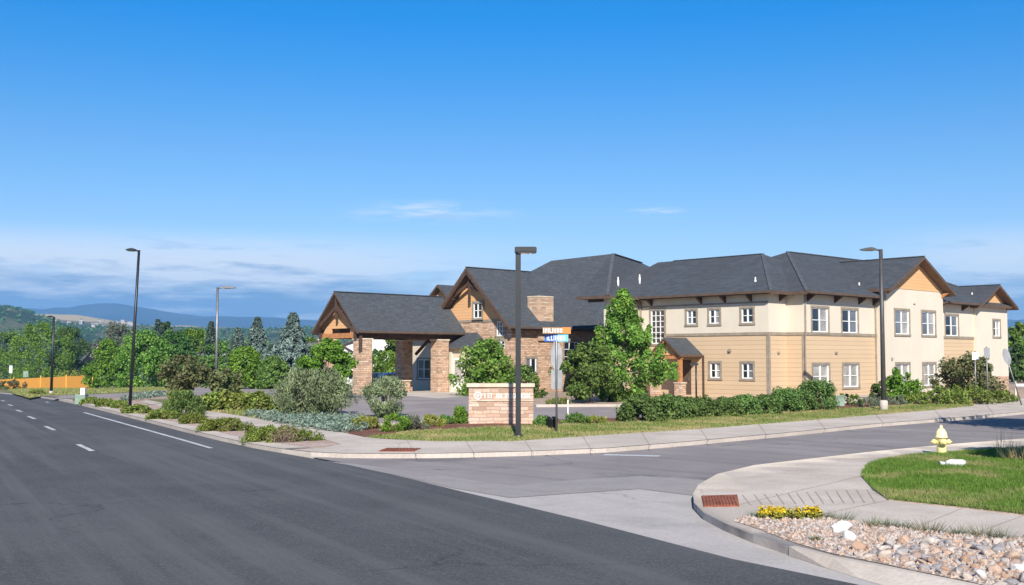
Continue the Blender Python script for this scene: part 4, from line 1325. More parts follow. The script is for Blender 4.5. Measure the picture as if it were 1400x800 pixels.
def trunk_bm(h, r, clumps, n_limb, seed, z_split=0.3, top=0.85):
    rg = random.Random(seed)
    bm = bmesh.new()
    pts = [(0, 0, -0.3)] + [(rg.uniform(-.03, .03) * h * k, rg.uniform(-.03, .03) * h * k, h * top * k) for k in (0.06, 0.3, 0.6, 1.0)]
    tube(bm, pts, [r * 1.35, r, r * 0.75, r * 0.45, r * 0.12], 8)
    for c in rg.sample(clumps, min(n_limb, len(clumps))):
        z = max(h * z_split * 0.7, min(c[2] * rg.uniform(0.45, 0.8), h * top * 0.9))
        k = z / (h * top)
        s = Vector((0, 0, z))
        e = Vector(c[:3]); m = s.lerp(e, 0.5) + Vector((0, 0, -0.06 * h * rg.random()))
        rr = r * (0.55 - 0.35 * k)
        tube(bm, [s, m, e], [rr, rr * 0.6, rr * 0.15], 6)
    return bm


def broad_tree(name, loc, w, h, label, cat='tree', leafm='leaf_green', bark='bark', n=60, per=70, size=0.22, rad=0.16, z0=0.18, prof=None, seed=1, group=None, gap=0.3, trunk_r=None, n_limb=10, surf=.55, extra=(), **kw):
    t = thing(name, loc, label, cat, 0, group)
    cl = crown_clumps(n, w, w * 0.95, h * z0, h * 0.96, rad * w * 0.5 + 0.05, seed, prof, surf, gap) + list(extra)
    tb = trunk_bm(h, trunk_r or max(0.06, h * 0.018), cl, n_limb, seed)
    obj_from_bm('trunk', tb, M[bark], t, True)
    leaves('crown', cl, per, size, M[leafm], t, seed, core=np.array([0, 0, h * 0.45]), **kw)
    return t


def spruce(loc, w, h, label, leafm='leaf_spruce', seed=1, per=26, size=0.34, group=None):
    t = thing('spruce_tree', loc, label, 'tree', 0, group)
    rg = random.Random(seed)
    bm = bmesh.new(); tube(bm, [(0, 0, -.3), (0, 0, h * .5), (0, 0, h * .99)], [h * .02, h * .012, .02], 7)
    cl = []
    z = h * 0.05
    while z < h * 0.985:
        k = 1 - z / h
        rr = w / 2 * (k ** 0.85) * rg.uniform(0.78, 1.12) + 0.05
        nb = max(4, int(5 + 7 * k))
        a0 = rg.uniform(0, 6.28)
        for i in range(nb):
            a = a0 + i * 6.283 / nb + rg.uniform(-.2, .2)
            L_ = rr * rg.uniform(0.75, 1.15)
            droop = -0.16 * L_
            e = Vector((math.cos(a) * L_, math.sin(a) * L_, z + droop + 0.12 * L_))
            if rg.random() < 0.5: tube(bm, [(0, 0, z), e], [0.03, 0.01], 4, cap=False)
            for q in (0.35, 0.62, 0.88, 1.0):
                p = Vector((0, 0, z)).lerp(e, q)
                cl.append((p.x, p.y, p.z, max(0.10, (0.30 - 0.13 * q) * L_ * 0.75 + 0.05)))
        z += h * 0.040 * (0.7 + 0.6 * k)
    obj_from_bm('trunk', bm, M['bark'], t, True)
    leaves('crown', cl, per, size, M[leafm], t, seed, aspect=0.28, out=0.7, up=0.5)
    return t


def shrub(name, loc, w, d, h, label, leafm='leaf_hedge', n=26, per=90, size=0.12, seed=1, group=None, rad=0.2, cat='shrub', prof=None, stems=True, rz=0.0, **kw):
    t = thing(name, loc, label, cat, rz, group)
    prof = prof or (lambda q: math.sqrt(max(0.03, 1 - max(0, q - 0.25) ** 2 / 0.62)))
    cl = crown_clumps(n, w, d, 0.05 * h, h * 0.9, rad * min(w, 1.4 * h) * 0.5 + 0.03, seed, prof, 0.5)
    if stems:
        rg = random.Random(seed); bm = bmesh.new()
        for c in rg.sample(cl, min(9, len(cl))): tube(bm, [(rg.uniform(-.1, .1) * w, rg.uniform(-.1, .1) * d, -.05), c[:3]], [0.022, 0.006], 5)
        obj_from_bm('stem', bm, M['bark'], t, True)
    leaves('foliage', cl, per, size, M[leafm], t, seed, core=np.array([0, 0, h * 0.2]), **kw)
    return t


def PXL(px, py): return G(px, py, 0.13)


# --- the tree in front of the side entrance
p = PXL(853, 549)
D = p.y
H_ = px_size(549 - 394, D)
def prof_main(t):
    tab = [(0, .35), (.08, .85), (.22, 1.0), (.40, .90), (.52, .62), (.66, .46), (.80, .30), (.90, .16), (1, .06)]
    return interp(tab, t)
u_ = D / FPX
lead = []
for dx, yt, yb, dy in ((2, 395, 440, 0), (-20, 418, 470, .3), (17, 424, 470, -.2), (36, 444, 490, .2), (-36, 446, 500, -.3), (50, 470, 510, -.4), (-14, 408, 450, -.3), (9, 404, 450, .3), (58, 492, 520, 0), (-50, 482, 520, .1)):
    for k in range(9):
        f_ = k / 8
        lead.append((dx * u_ * (.75 + .25 * f_), dy, (549 - (yb + (yt + 3 - yb) * f_)) * u_, .42 * (1 - f_ * .72)))
t = broad_tree('maple_tree', p, px_size(132, D), H_, 'bright green young maple tree standing before the side entrance', leafm='leaf_green', n=190, per=95, size=0.175, rad=0.115, z0=0.05, prof=prof_main, seed=11, gap=0.4, n_limb=30, bark='pale_bark', trunk_r=0.10, surf=.75, extra=lead)
# small broad tree left of it
p = PXL(806, 551)
t = broad_tree('crabapple_tree', p, px_size(74, p.y), px_size(80, p.y), 'low dull green tree under the stone wall window, left of the tall maple', leafm='leaf_mid', n=60, per=110, size=0.17, rad=0.2, z0=0.12, seed=23, gap=0.3)
# big dense shrub trees in front of the stone gable
p = PXL(668, 540)
def prof_dome(t): return interp([(0, .85), (.2, 1.0), (.55, .92), (.8, .68), (1, .3)], t)
broad_tree('dense_shrub_tree', (p.x, p.y - 1.5, p.z), px_size(74, p.y), px_size(74, p.y), 'dense dark green bushy tree against the stone gable', leafm='leaf_green', n=110, per=110, size=0.19, rad=0.2, z0=0.02, prof=prof_dome, seed=31, gap=0.2)
p = PXL(715, 543)
broad_tree('shrub_tree', (p.x, p.y - 2, p.z), px_size(46, p.y), px_size(42, p.y), 'lower green shrub under the small stone wall window', 'shrub', leafm='leaf_mid', n=50, per=90, size=0.17, rad=0.22, z0=0.02, prof=prof_dome, seed=32, gap=0.2)

# --- hedge along the street: ten shrubs
hedge = [(876, 576, 58, 37), (908, 573.5, 42, 35), (936, 572, 40, 31), (963, 570, 36, 28), (990, 569, 36, 27), (1018, 568, 40, 28), (1046, 567, 34, 27), (1072, 563.5, 44, 33), (1114, 560, 64, 42), (1092, 562, 40, 30)]
for i, (x, y, w, h) in enumerate(hedge):
    p = PXL(x, y)
    big = i == 8
    shrub('hedge_shrub', p, px_size(w, p.y) * 1.05, px_size(w, p.y) * .9, px_size(h, p.y) * .96,
          'tallest rounded shrub at the right end of the street hedge' if big else ('leftmost broad shrub of the clipped street hedge' if i == 0 else 'clipped green hedge shrub in the row along the street lawn'),
          'leaf_hedge', 60, 120, 0.105, 40 + i, 'shrubs of the street hedge', 0.26)
# junipers to the right of the low wall
for i, (x, y, w, h, lb) in enumerate(((1262, 553, 50, 16, 'leftmost low juniper spreading beside the low wall'), (1290, 553, 54, 22, 'second low juniper spreading from the low wall'), (1320, 553, 56, 24, 'third spreading juniper, in front of the bronze tree'), (1350, 551, 50, 24, 'fourth spreading juniper, below the white sign'), (1368, 549, 32, 16, 'rightmost low juniper at the corner of the building'))):
    p = PXL(x, y)
    shrub('juniper', p, px_size(w, p.y) * 1.1, 1.8, px_size(h, p.y), lb, 'leaf_juniper', 30, 80, 0.17, 60 + i, 'junipers beside the right end of the building', 0.3, aspect=0.35, local_up=0.35)
# shrubs at the foot of the right facade
p = at_depth(1232, 488, 63.5); p.z = T(p.x, p.y) + .1; shrub('facade_shrub', p, px_size(46, p.y), px_size(40, p.y), px_size(50, p.y), 'bright green rounded shrub against the cream gabled bay', 'leaf_bright', 50, 90, 0.16, 71, None, 0.25)
p = at_depth(1200, 488, 64.0); p.z = T(p.x, p.y) + .1; shrub('facade_shrub', p, px_size(22, p.y), px_size(22, p.y), px_size(30, p.y), 'small dark shrub behind the bronze lamp post', 'leaf_dark', 26, 70, 0.15, 72, None, 0.28)
p = at_depth(1322, 488, 67); p.z = T(p.x, p.y) + .1
broad_tree('bronze_leaf_tree', (p.x, p.y, p.z), px_size(74, p.y), px_size(62, p.y), 'dark bronze green bushy tree before the second gabled bay', leafm='leaf_red', n=70, per=80, size=0.2, rad=0.2, z0=0.1, seed=73, gap=0.3)
p = PXL(1160, 553); shrub('facade_shrub', p, 2.2, 1.0, 0.55, 'low green shrub beside the utility box', 'leaf_bright', 16, 60, 0.12, 74, None, 0.3)
for i, (x, y) in enumerate(((1185, 556), (1205, 555.5), (1228, 554))):
    p = PXL(x, y); shrub('dry_grass_clump', p, 1.4, .7, .5, ('sparse dry grass clump in front of the low wall', 'middle dry grass clump in front of the low wall', 'dry grass clump beside the yellow bollard')[i], 'leaf_grey', 12, 50, 0.22, 76 + i, 'dry grass clumps before the low wall', 0.3, stems=False, aspect=0.15, local_up=0.7, cat='plant')

# --- large sage shrubs
p = PXL(430, 569)
def prof_sage(t): return interp([(0, .55), (.2, .9), (.5, 1.0), (.8, .78), (1, .4)], t)
shrub('sage_willow_shrub', p, px_size(112, p.y), px_size(95, p.y), px_size(64, p.y), 'large grey green willow shrub beside the curving sidewalk', 'leaf_sage', 120, 110, 0.17, 81, None, 0.22, prof=prof_sage, aspect=0.25, local_up=0.45)
p = PXL(527, 571)
def prof_vase(t): return interp([(0, .25), (.3, .75), (.6, 1.0), (.85, .85), (1, .4)], t)
shrub('sage_willow_shrub', p, px_size(60, p.y), px_size(56, p.y), px_size(56, p.y), 'smaller vase shaped grey green willow shrub in front of the canopy', 'leaf_sage', 70, 95, 0.15, 82, None, 0.2, prof=prof_vase, aspect=0.25, local_up=0.45)

# --- perennials and small shrubs round the monument sign
peren = [(498, 586, 38, 17, 'leaf_yellowgreen', 'yellow green perennial clump at the left end of the mulch bed'), (541, 590, 40, 22, 'leaf_bright', 'bright green perennial clump in the middle of the mulch bed'),
         (565, 588, 34, 18, 'leaf_grey', 'greyish perennial clump right of the bright green one'), (590, 583, 30, 14, 'leaf_yellowgreen', 'pale yellow green clump left of the sign shrub'),
         (629, 579, 24, 23, 'leaf_bright', 'small round green shrub at the left end of the stone sign'), (611, 580, 20, 11, 'leaf_mid', 'low green plant beside the round shrub by the sign'),
         (742, 582, 26, 13, 'leaf_mid', 'green plant at the right end of the stone sign'), (787, 580, 30, 14, 'leaf_mid', 'low green shrub just right of the street name post'),
         (812, 579, 40, 9, 'leaf_yellowgreen', 'low sparse green plants left of the hedge'), (765, 553, 34, 9, 'leaf_juniper', 'olive juniper on the island across the driveway'), (840, 549, 40, 8, 'leaf_mid', 'low plant under the tall maple')]
for i, (x, y, w, h, lm, lb) in enumerate(peren):
    p = PXL(x, y)
    shrub('perennial_plant', p, px_size(w, p.y), px_size(w, p.y) * .8, px_size(h, p.y), lb, lm, 26, 60, 0.12, 90 + i, None, 0.28, cat='plant', stems=False, aspect=0.3, local_up=0.5)

# --- mounds on the strip beside the main road
mounds = [(381, 603, 90, 19, 'leaf_juniper', 'nearest broad juniper mound with a brown twiggy side'), (307, 589, 64, 16, 'leaf_juniper', 'second juniper mound from the corner, wide and flat'), (263, 579, 40, 13, 'leaf_juniper', 'small juniper mound in front of the upright shrub'),
          (221, 573, 34, 12, 'leaf_juniper', 'juniper mound left of the upright shrub'), (189, 565, 42, 10, 'leaf_juniper', 'flat juniper mound right of the tall lamp foot'), (164, 558, 22, 9, 'leaf_juniper', 'small juniper mound at the foot of the tall lamp'),
          (143, 556, 24, 10, 'leaf_juniper', 'juniper mound between the utility box and the tall lamp'), (125, 552, 26, 8, 'leaf_juniper', 'small juniper mound beside the utility box'), (110, 548, 16, 6, 'leaf_juniper', 'farthest small juniper mound at the driveway corner'),
          (50, 539.5, 26, 6, 'leaf_juniper', 'olive ground cover mound left of the far lamp')]
for i, (x, y, w, h, lm, lb) in enumerate(mounds):
    p = PXL(x, y)
    t = shrub('juniper_mound', p, px_size(w, p.y) * 1.05, px_size(w, p.y) * .75, px_size(h, p.y), lb, lm, 90 if i < 3 else 45, 85 if i < 3 else 70, 0.10 if i < 3 else .15, 110 + i, 'juniper mounds beside the main road', 0.34, aspect=0.3, local_up=0.3,
              prof=lambda q: math.sqrt(max(0.05, 1 - q * q)))
    if i == 0:
        leaves('dry_patch', [(px_size(x_, p.y), -.75, .12 + .06 * k, .28) for k, x_ in enumerate((2, 10, 18, 26, 14))], 130, 0.10, M['twig'], t, 7, aspect=0.15)
p = PXL(251, 571); shrub('upright_shrub', p, px_size(50, p.y), px_size(44, p.y), px_size(36, p.y), 'upright mid green shrub behind the juniper mounds', 'leaf_hedge', 55, 90, 0.15, 131, None, 0.24, aspect=0.3, local_up=0.5)
p = PXL(246, 557); shrub('yellow_green_shrub', p, px_size(40, p.y), px_size(36, p.y), px_size(22, p.y), 'yellow green shrub behind the upright shrub', 'leaf_juniper', 30, 60, 0.18, 132, None, 0.28)
for i, (x, w) in enumerate(((292, 50), (322, 54), (352, 44))):
    p = PXL(x, 562); shrub('juniper_hedge_shrub', p, px_size(w, p.y), px_size(26, p.y), px_size(25, p.y), ('left shrub of the long low juniper hedge', 'middle shrub of the long low juniper hedge', 'right shrub of the long low juniper hedge')[i], 'leaf_juniper', 44, 70, 0.19, 135 + i, 'long low juniper hedge', 0.28)
# small bronze trees of the planting strip
for i, (x, y, w, h, lb) in enumerate(((254, 552, 66, 64, 'wider small bronze leaved tree behind the upright shrub'), (305, 552, 44, 47, 'narrower small bronze leaved tree beside the parking lot lamp'))):
    p = PXL(x, y)
    broad_tree('bronze_tree', p, px_size(w, p.y), px_size(h, p.y), lb, leafm='leaf_red', n=50, per=70, size=0.2, rad=0.2, z0=0.3, seed=141 + i, gap=0.3, group='small bronze leaved trees')

# carpet of blue juniper (ground cover) in front of the big sage shrub
def carpet(name, poly_px, dens, size, mat, label, h=0.12, seed=3):
    poly = pxpoly(poly_px)
    rg = random.Random(seed); cl = []
    xs = [q[0] for q in poly]; ys = [q[1] for q in poly]
    area = abs(sum(a[0] * b[1] - b[0] * a[1] for a, b in zip(poly, poly[1:] + poly[:1]))) / 2
    while len(cl) < area * dens:
        x, y = rg.uniform(min(xs), max(xs)), rg.uniform(min(ys), max(ys))
        if inside(poly, x, y): cl.append((x, y, T(x, y) + .13 + h * rg.random() * (0.5 + vnoise(x * 1.5, y * 1.5)), 0.16))
    o = leaves(name, cl, 12, size, mat, None, seed, aspect=.35, out=0.0, up=0.8)
    return tag(o, label, None, None, 'stuff')


carpet('ground_cover', [(372, 577), (400, 584), (440, 590), (478, 592), (505, 588), (480, 580), (500, 572), (440, 569), (372, 568), (345, 565), (330, 569)], 26, 0.14, M['leaf_teal'], 'pale blue green carpet of ground cover along the sidewalk', 0.16)
carpet('ground_cover', [(165, 549), (195, 546), (228, 541), (214, 538), (180, 544)], 8, 0.25, M['leaf_teal'], 'pale ground cover beside the far driveway', 0.2, 5)

# --- trees to the left
def place_tree(x, ytop, ybase, w, D, **kw):
    """a tree at distance D whose foot stands on the land"""
    q = at_depth(x, 488, D)
    z = T(q.x, q.y) + (0.13 if D < 300 else -.15)
    top = at_depth(x, ytop, D).z
    return (q.x, q.y, z), px_size(w, D), top - z


far = [  # x, top, width, distance, leaf, label, seed
    (6, 454, 72, 250, 'leaf_mid', 'green tree cut by the left edge of the picture'),
    (56, 440, 86, 240, 'leaf_bright', 'bright green round tree before the orange fence, left of the far lamp'),
    (94, 447, 60, 250, 'leaf_dark', 'dark green tree before the fence, right of the far lamp'),
    (160, 440, 60, 260, 'leaf_grey', 'tall grey green cottonwood behind the tall lamp'),
    (148, 464, 50, 150, 'leaf_bright', 'mid green tree left of the tall lamp'),
    (197, 453, 78, 140, 'leaf_green', 'large full green tree right of the tall lamp'),
    (238, 453, 66, 150, 'leaf_dark', 'dark green tree above the bronze trees'),
    (268, 450, 62, 165, 'leaf_bright', 'green tree behind the parking lot lamp'),
    (303, 466, 60, 150, 'leaf_mid', 'lower green tree right of the parking lot lamp'),
    (334, 476, 62, 108, 'leaf_bright', 'round light green tree across the parking lot'),
    (376, 488, 44, 104, 'leaf_mid', 'small round tree in front of the blue spruce'),
    (226, 438, 30, 260, 'leaf_dark', 'distant dark tree poking above the others'),
    (350, 452, 40, 240, 'leaf_green', 'distant green tree between two spruces'),
    (422, 462, 50, 180, 'leaf_mid', 'green tree between the blue spruce and the white house'),
]
for i, (x, yt, w, D, lm, lb) in enumerate(far):
    loc, ww, hh = place_tree(x, yt, 0, w, D)
    broad_tree('broadleaf_tree', loc, ww, hh, lb, leafm=lm, n=130, per=95, size=max(0.28, D / 1500 * 2.3), rad=0.2, z0=0.04, prof=prof_dome, seed=150 + i, gap=0.35, group='broadleaf trees on the left', n_limb=8)
p = PXL(455, 556)
p = at_depth(447, 488, 68)
broad_tree('locust_tree', (p.x, p.y, T(p.x, p.y) + .1), px_size(62, p.y), px_size(82, p.y), 'bright green tree in front of the left end of the entrance canopy', leafm='leaf_bright', n=120, per=130, size=0.19, rad=0.18, z0=0.04, seed=170, gap=0.4)
sp = [(400, 425, 60, 112, 'leaf_blue', 'large blue grey spruce left of the canopy'), (351, 431, 42, 128, 'leaf_blue', 'tall narrow blue spruce second from the canopy'), (325, 446, 34, 135, 'leaf_blue', 'greyish spruce between lamp and tall spruce'),
      (288, 437, 26, 150, 'leaf_spruce', 'dark spruce behind the parking lot lamp'), (215, 434, 24, 165, 'leaf_spruce', 'distant dark spruce right of the tall lamp'), (372, 470, 30, 118, 'leaf_spruce', 'short spruce beside the large blue one'),
      (140, 512, 28, 180, 'leaf_blue', 'small blue spruce at the end of the orange fence')]
for i, (x, yt, w, D, lm, lb) in enumerate(sp):
    loc, ww, hh = place_tree(x, yt, 0, w, D)
    spruce(loc, ww * 1.35, hh, lb, lm, 180 + i, 30 if D < 200 else 18, 0.42 if D < 180 else 0.55, 'spruces on the left')
# trees seen through the canopy and beyond the right end
for i, (x, yt, w, D, lm, lb) in enumerate(((541, 455, 56, 128, 'leaf_bright', 'sunlit green tree seen through the entrance canopy'), (516, 478, 34, 140, 'leaf_dark', 'dark green bush seen through the canopy behind the left column'), (575, 478, 40, 135, 'leaf_mid', 'green tree seen between the canopy columns'),
                                             (1393, 440, 34, 118, 'leaf_green', 'green tree at the right edge beyond the building'), (1425, 452, 60, 112, 'leaf_mid', 'green tree cut by the right edge of the picture'), (1392, 470, 24, 108, 'leaf_dark', 'dark green bush behind the leaning sign'))):
    loc, ww, hh = place_tree(x, yt, 0, w, D)
    broad_tree('broadleaf_tree', loc, ww, hh, lb, leafm=lm, n=60, per=70, size=0.34, rad=0.2, z0=0.06, prof=prof_dome, seed=200 + i, gap=0.3)
# low bushes under the trees on the far side of the lot
for i, (x, yt, w, D, lm, lb) in enumerate(((15, 519, 40, 185, 'leaf_red', 'brownish low bush by the far road edge'), (98, 506, 34, 225, 'leaf_yellowgreen', 'pale yellow green bush above the right end of the fence'), (560, 512, 60, 112, 'leaf_yellowgreen', 'low yellow green bush behind the parked blue car'), (583, 508, 20, 96, 'leaf_yellowgreen', 'small plant by the planter'))):
    loc, ww, hh = place_tree(x, yt, 0, w, D)
    shrub('bush', loc, ww, ww * .7, hh, lb, lm, 30, 50, 0.3, 215 + i, None, 0.28)
# trees outside the right edge: their shade falls on the street and the lawn
for i, (x, y, w, h) in enumerate(((22.3, 38.0, 6.2, 7.6), (14.7, 23.2, 2.6, 6.2))):
    broad_tree('street_tree', (x, y, T(x, y) + 0.1), w, h, ('tall street tree just outside the right edge', 'slim tall young tree just outside the right edge')[i], leafm='leaf_green', n=110, per=90, size=0.25, rad=0.22, z0=(0.3, 0.56)[i], seed=230 + i, gap=0.1)


# --- grass: single blades
def blades(name, poly, dens, h, w, mat, label, seed, lean=0.5, zoff=0.14):
    rg = np.random.default_rng(seed)
    P = np.array(poly); lo, hi = P.min(0), P.max(0)
    area = abs(sum(a[0] * b[1] - b[0] * a[1] for a, b in zip(poly, poly[1:] + poly[:1]))) / 2
    box_a = (hi - lo).prod()
    n = int(area * dens * box_a / area)
    xy = lo + rg.random((n, 2)) * (hi - lo)
    ins = np.zeros(n, bool); k = len(P)
    for i in range(k):
        a, b = P[i], P[(i + 1) % k]
        c = (a[1] > xy[:, 1]) != (b[1] > xy[:, 1])
        xx = (b[0] - a[0]) * (xy[:, 1] - a[1]) / (b[1] - a[1] + 1e-12) + a[0]
        ins ^= c & (xy[:, 0] < xx)
    xy = xy[ins]; n = len(xy)
    z = np.array([T(*q) for q in xy]) + zoff
    hh = h * (0.5 + 0.9 * rg.random(n)) * np.array([0.55 + 0.9 * vnoise(q[0] * 2.2, q[1] * 2.2) for q in xy])
    a = rg.random(n) * 6.283
    side = np.stack([np.cos(a), np.sin(a), np.zeros(n)], 1) * w / 2
    ln = rg.normal(size=(n, 2)) * lean
    base = np.column_stack([xy, z])
    tip = base + np.column_stack([ln * hh[:, None], hh])
    V = np.empty((n, 3, 3)); V[:, 0] = base - side; V[:, 1] = base + side; V[:, 2] = tip
    me = quick_mesh(name, V.reshape(-1, 3), 3, mat)
    return tag(link(bpy.data.objects.new(name, me)), label, None, None, 'stuff')


vis_lawn = [G2(*p) for p in ((1177, 651), (1185, 637), (1205, 630), (1232, 625.6), (1279, 620.5), (1333, 617), (1400, 614), (1600, 606.5), (1680, 735), (1550, 722), (1400, 705), (1316, 695), (1249, 688), (1215, 684), (1195, 671))]
blades('lawn_grass', vis_lawn, 1300, 0.075, 0.016, M['grass'], 'green grass of the corner lawn', 5, 0.5, 0.148)
blades('strip_grass', lawn_strip, 480, 0.075, 0.035, M['grass_dry'], 'mown patchy grass of the street strip', 6, 0.6, 0.13)
for nm, pl, dn, lb, sd_ in (('side_grass', [G2(*p) for p in ((240, 556), (300, 564), (372, 575.5), (345, 566), (330, 560), (300, 556))], 90, 'dry grass beside the juniper hedge', 8),
                            ('verge_grass', [G2(*p) for p in ((40, 544), (62, 541), (84, 540), (160, 537), (240, 534), (240, 530), (130, 531.5), (0, 529), (20, 539))], 14, 'mown grass before the orange fence', 9)):
    blades(nm, pl, dn, 0.12, 0.09, M['grass_dry'], lb, sd_)


def tuft(loc, n, h, spread, mat, name, label, seed, w=0.012, cat='plant', group=None):
    rg = np.random.default_rng(seed)
    a = rg.random(n) * 6.283; r = rg.random(n) ** 0.7 * spread
    base = np.column_stack([np.cos(a) * r * .5, np.sin(a) * r * .5, np.zeros(n)])
    hh = h * (0.45 + 0.75 * rg.random(n))
    tip = base + np.column_stack([np.cos(a) * r * .6 + rg.normal(size=n) * h * .15, np.sin(a) * r * .6 + rg.normal(size=n) * h * .15, hh])
    b = rg.random(n) * 6.283
    side = np.stack([np.cos(b), np.sin(b), np.zeros(n)], 1) * w / 2
    V = np.empty((n, 3, 3)); V[:, 0] = base - side; V[:, 1] = base + side; V[:, 2] = tip
    me = quick_mesh(name, V.reshape(-1, 3), 3, mat)
    o = link(bpy.data.objects.new(name, me)); o.location = loc
    return tag(o, label, cat, group)


# weeds along the back of the river-rock bed and dry plants at the right edge
weeds = [(1150, 711, .24, 'grey green weed behind the white rocks'), (1195, 719, .22, 'left half of the dry weed patch in the rock bed'), (1215, 720, .2, 'right half of the dry weed patch in the rock bed'), (1270, 727, .30, 'wispy weed clump in the middle of the rock bed'), (1310, 731, .2, 'low weed right of the wispy clump'),
         (1345, 734, .28, 'tall pale weed near the right end of the rock bed'), (1034, 706, .16, 'tiny weed left of the yellow flowers'), (1116, 739, .12, 'small green weed among the front rocks'), (1370, 736, .2, 'pale weed at the right edge of the rock bed'), (1128, 708, .14, 'little weed right of the yellow flowers'), (1235, 722, .16, 'thin weed between the two larger clumps')]
for i, (x, y, h, lb) in enumerate(weeds):
    p = PXL(x, y); tuft(p, 110, h * .72, h * 1.5, M['leaf_grey'] if i % 2 == 0 else M['leaf_red'], 'weed', lb, 300 + i, 0.010, group='weeds in the rock bed')
for i, (x, y, h, lb) in enumerate(((1369, 628, .95, 'tall dry stalks with pale seed heads at the lawn edge'), (1386, 630, .55, 'dry grass clump right of the tall stalks'), (1398, 631, .5, 'dry grass clump at the right edge'))):
    p = PXL(x, y); tuft(p, 16 if i == 0 else 110, h, .35 if i == 0 else .5, M['stalk'], 'dry_plant', lb, 320 + i, 0.02)
# yellow flowers
p = PXL(1080, 709)
t = thing('yellow_flower_clump', p, 'low clump of yellow flowers at the corner of the rock bed', 'flowers')
cl = [(x_, y_, 0.07, 0.10) for x_, y_ in ((-.45, 0), (-.3, .05), (-.15, -.04), (0, .06), (.15, -.02), (.3, .03), (.45, 0), (-.22, -.12), (.08, -.14), (.36, -.1))]
leaves('foliage', cl, 90, 0.055, M['leaf_yellowgreen'], t, 330, local_up=.3)
leaves('blossom', [(c[0], c[1], c[2] + .06, .085) for c in cl for _ in range(3 if c[0] < -.1 or c[0] > .2 else 1)], 32, 0.05, M['flower'], t, 331, up=1.0)

# ------------------------------------------------------------------ river rocks, each one its own object
def rock_mesh(seed, mat):
    rg = random.Random(seed)
    bm = bmesh.new(); bmesh.ops.create_icosphere(bm, subdivisions=3, radius=0.5)
    sx, sy, sz = rg.uniform(.85, 1.25), rg.uniform(.7, 1.0), rg.uniform(.55, .8)
    cuts = [(Vector((rg.gauss(0, 1), rg.gauss(0, 1), rg.gauss(0, 1))).normalized(), rg.uniform(.27, .42)) for _ in range(11)]
    for v in bm.verts:
        for d, k in cuts:
            q = v.co.dot(d)
            if q > k: v.co -= d * (q - k) * 0.95
        v.co += v.co.normalized() * (vnoise(v.co.x * 5 + seed, v.co.y * 5 + v.co.z * 3) - .5) * .06
        v.co = Vector((v.co.x * sx, v.co.y * sy, v.co.z * sz))
    me = bpy.data.meshes.new('rock'); bm.to_mesh(me); bm.free(); me.materials.append(mat)
    me.polygons.foreach_set('use_smooth', [True] * len(me.polygons))
    return me


rock_me = [rock_mesh(k, M['rock']) for k in range(7)]
white_me = [rock_mesh(k + 20, M['white_rock']) for k in range(2)]
rg = random.Random(77)
front = [G2(*p) for p in ((1165, 761), (1200, 768), (1260, 781), (1330, 795), (1430, 820), (1430, 752), (1400, 745), (1330, 738), (1260, 738), (1190, 742), (1150, 752))]
back = bed
spots = []
def try_spot(poly, s):
    xs = [q[0] for q in poly]; ys = [q[1] for q in poly]
    for _ in range(60):
        x, y = rg.uniform(min(xs), max(xs)), rg.uniform(min(ys), max(ys))
        if not inside(poly, x, y) or x / y > 0.50: continue
        if all((x - a) ** 2 + (y - b) ** 2 > ((s + c) * 0.40) ** 2 for a, b, c in spots):
            return x, y
    return None
wx = [(1150, 728, .34), (1161, 738, .30), (1141, 722, .16), (1392, 781, .24), (1340, 790, .2)]
for x, y, s in wx:
    q = G2(x, y); spots.append((q[0], q[1], s))
n_white = len(spots)
for s_lo, s_hi, cnt, poly in ((.17, .26, 20, front), (.10, .17, 140, front), (.06, .10, 130, back)):
    for _ in range(cnt):
        s = rg.uniform(s_lo, s_hi)
        q = try_spot(poly, s)
        if q: spots.append((*q, s))
wl = ['large white rock at the back of the rock bed, the bigger of a touching pair', 'white rock leaning on the larger white rock', 'small white rock just behind the white pair', 'white rounded rock near the right end of the bed', 'white rock low at the kerb side of the bed']
for i, (x, y, s) in enumerate(spots):
    me = white_me[i % 2] if i < n_white else rock_me[rg.randrange(7)]
    o = bpy.data.objects.new('rock', me); COL.objects.link(o)
    o.location = (x, y, T(x, y) + 0.13 + s * 0.16); o.scale = (s, s * rg.uniform(.8, 1.1), s * rg.uniform(.8, 1.15))
    o.rotation_euler = (rg.uniform(-.4, .4), rg.uniform(-.4, .4), rg.uniform(0, 6.28))
    big = s >= .13
    tag(o, wl[i] if i < n_white else ('tan or grey river rock in the tumbled pile along the kerb' if big and inside(front, x, y) else 'small tan pebble in the gravelly rock bed'), 'rock', 'river rocks in the corner bed')

def pebbles():
    rg = np.random.default_rng(3)
    base = np.array([(1, 0, 0), (-1, 0, 0), (0, 1, 0), (0, -1, 0), (0, 0, 1), (0, 0, -1)], float)
    tri = [(0, 2, 4), (2, 1, 4), (1, 3, 4), (3, 0, 4)]
    V = []; mi = []
    P = np.array(bed); lo, hi = P.min(0), P.max(0)
    n = 0
    while n < 3000:
        x, y = lo + rg.random(2) * (hi - lo)
        if not inside(bed, x, y) or x / y > .5: continue
        s = .012 + .022 * rg.random() ** 2
        q = base * (s * (1 + .5 * rg.random(3)))
        a = rg.random() * 6.28; c, d = math.cos(a), math.sin(a)
        q = np.column_stack([q[:, 0] * c - q[:, 1] * d, q[:, 0] * d + q[:, 1] * c, q[:, 2]]) + (x, y, T(x, y) + .14)
        m = int(rg.integers(0, 3))
        for t in tri: V.extend(q[list(t)]); mi.append(m)
        n += 1
    me = quick_mesh('pebble_gravel', np.array(V), 3, [plain('pebble_tan', (.40, .28, .21), .9), plain('pebble_pink', (.42, .34, .29), .9), plain('pebble_grey', (.38, .35, .33), .9)], mi)
    tag(link(bpy.data.objects.new('pebble_gravel', me)), 'fine pinkish gravel between the river rocks', None, None, 'stuff')


pebbles()

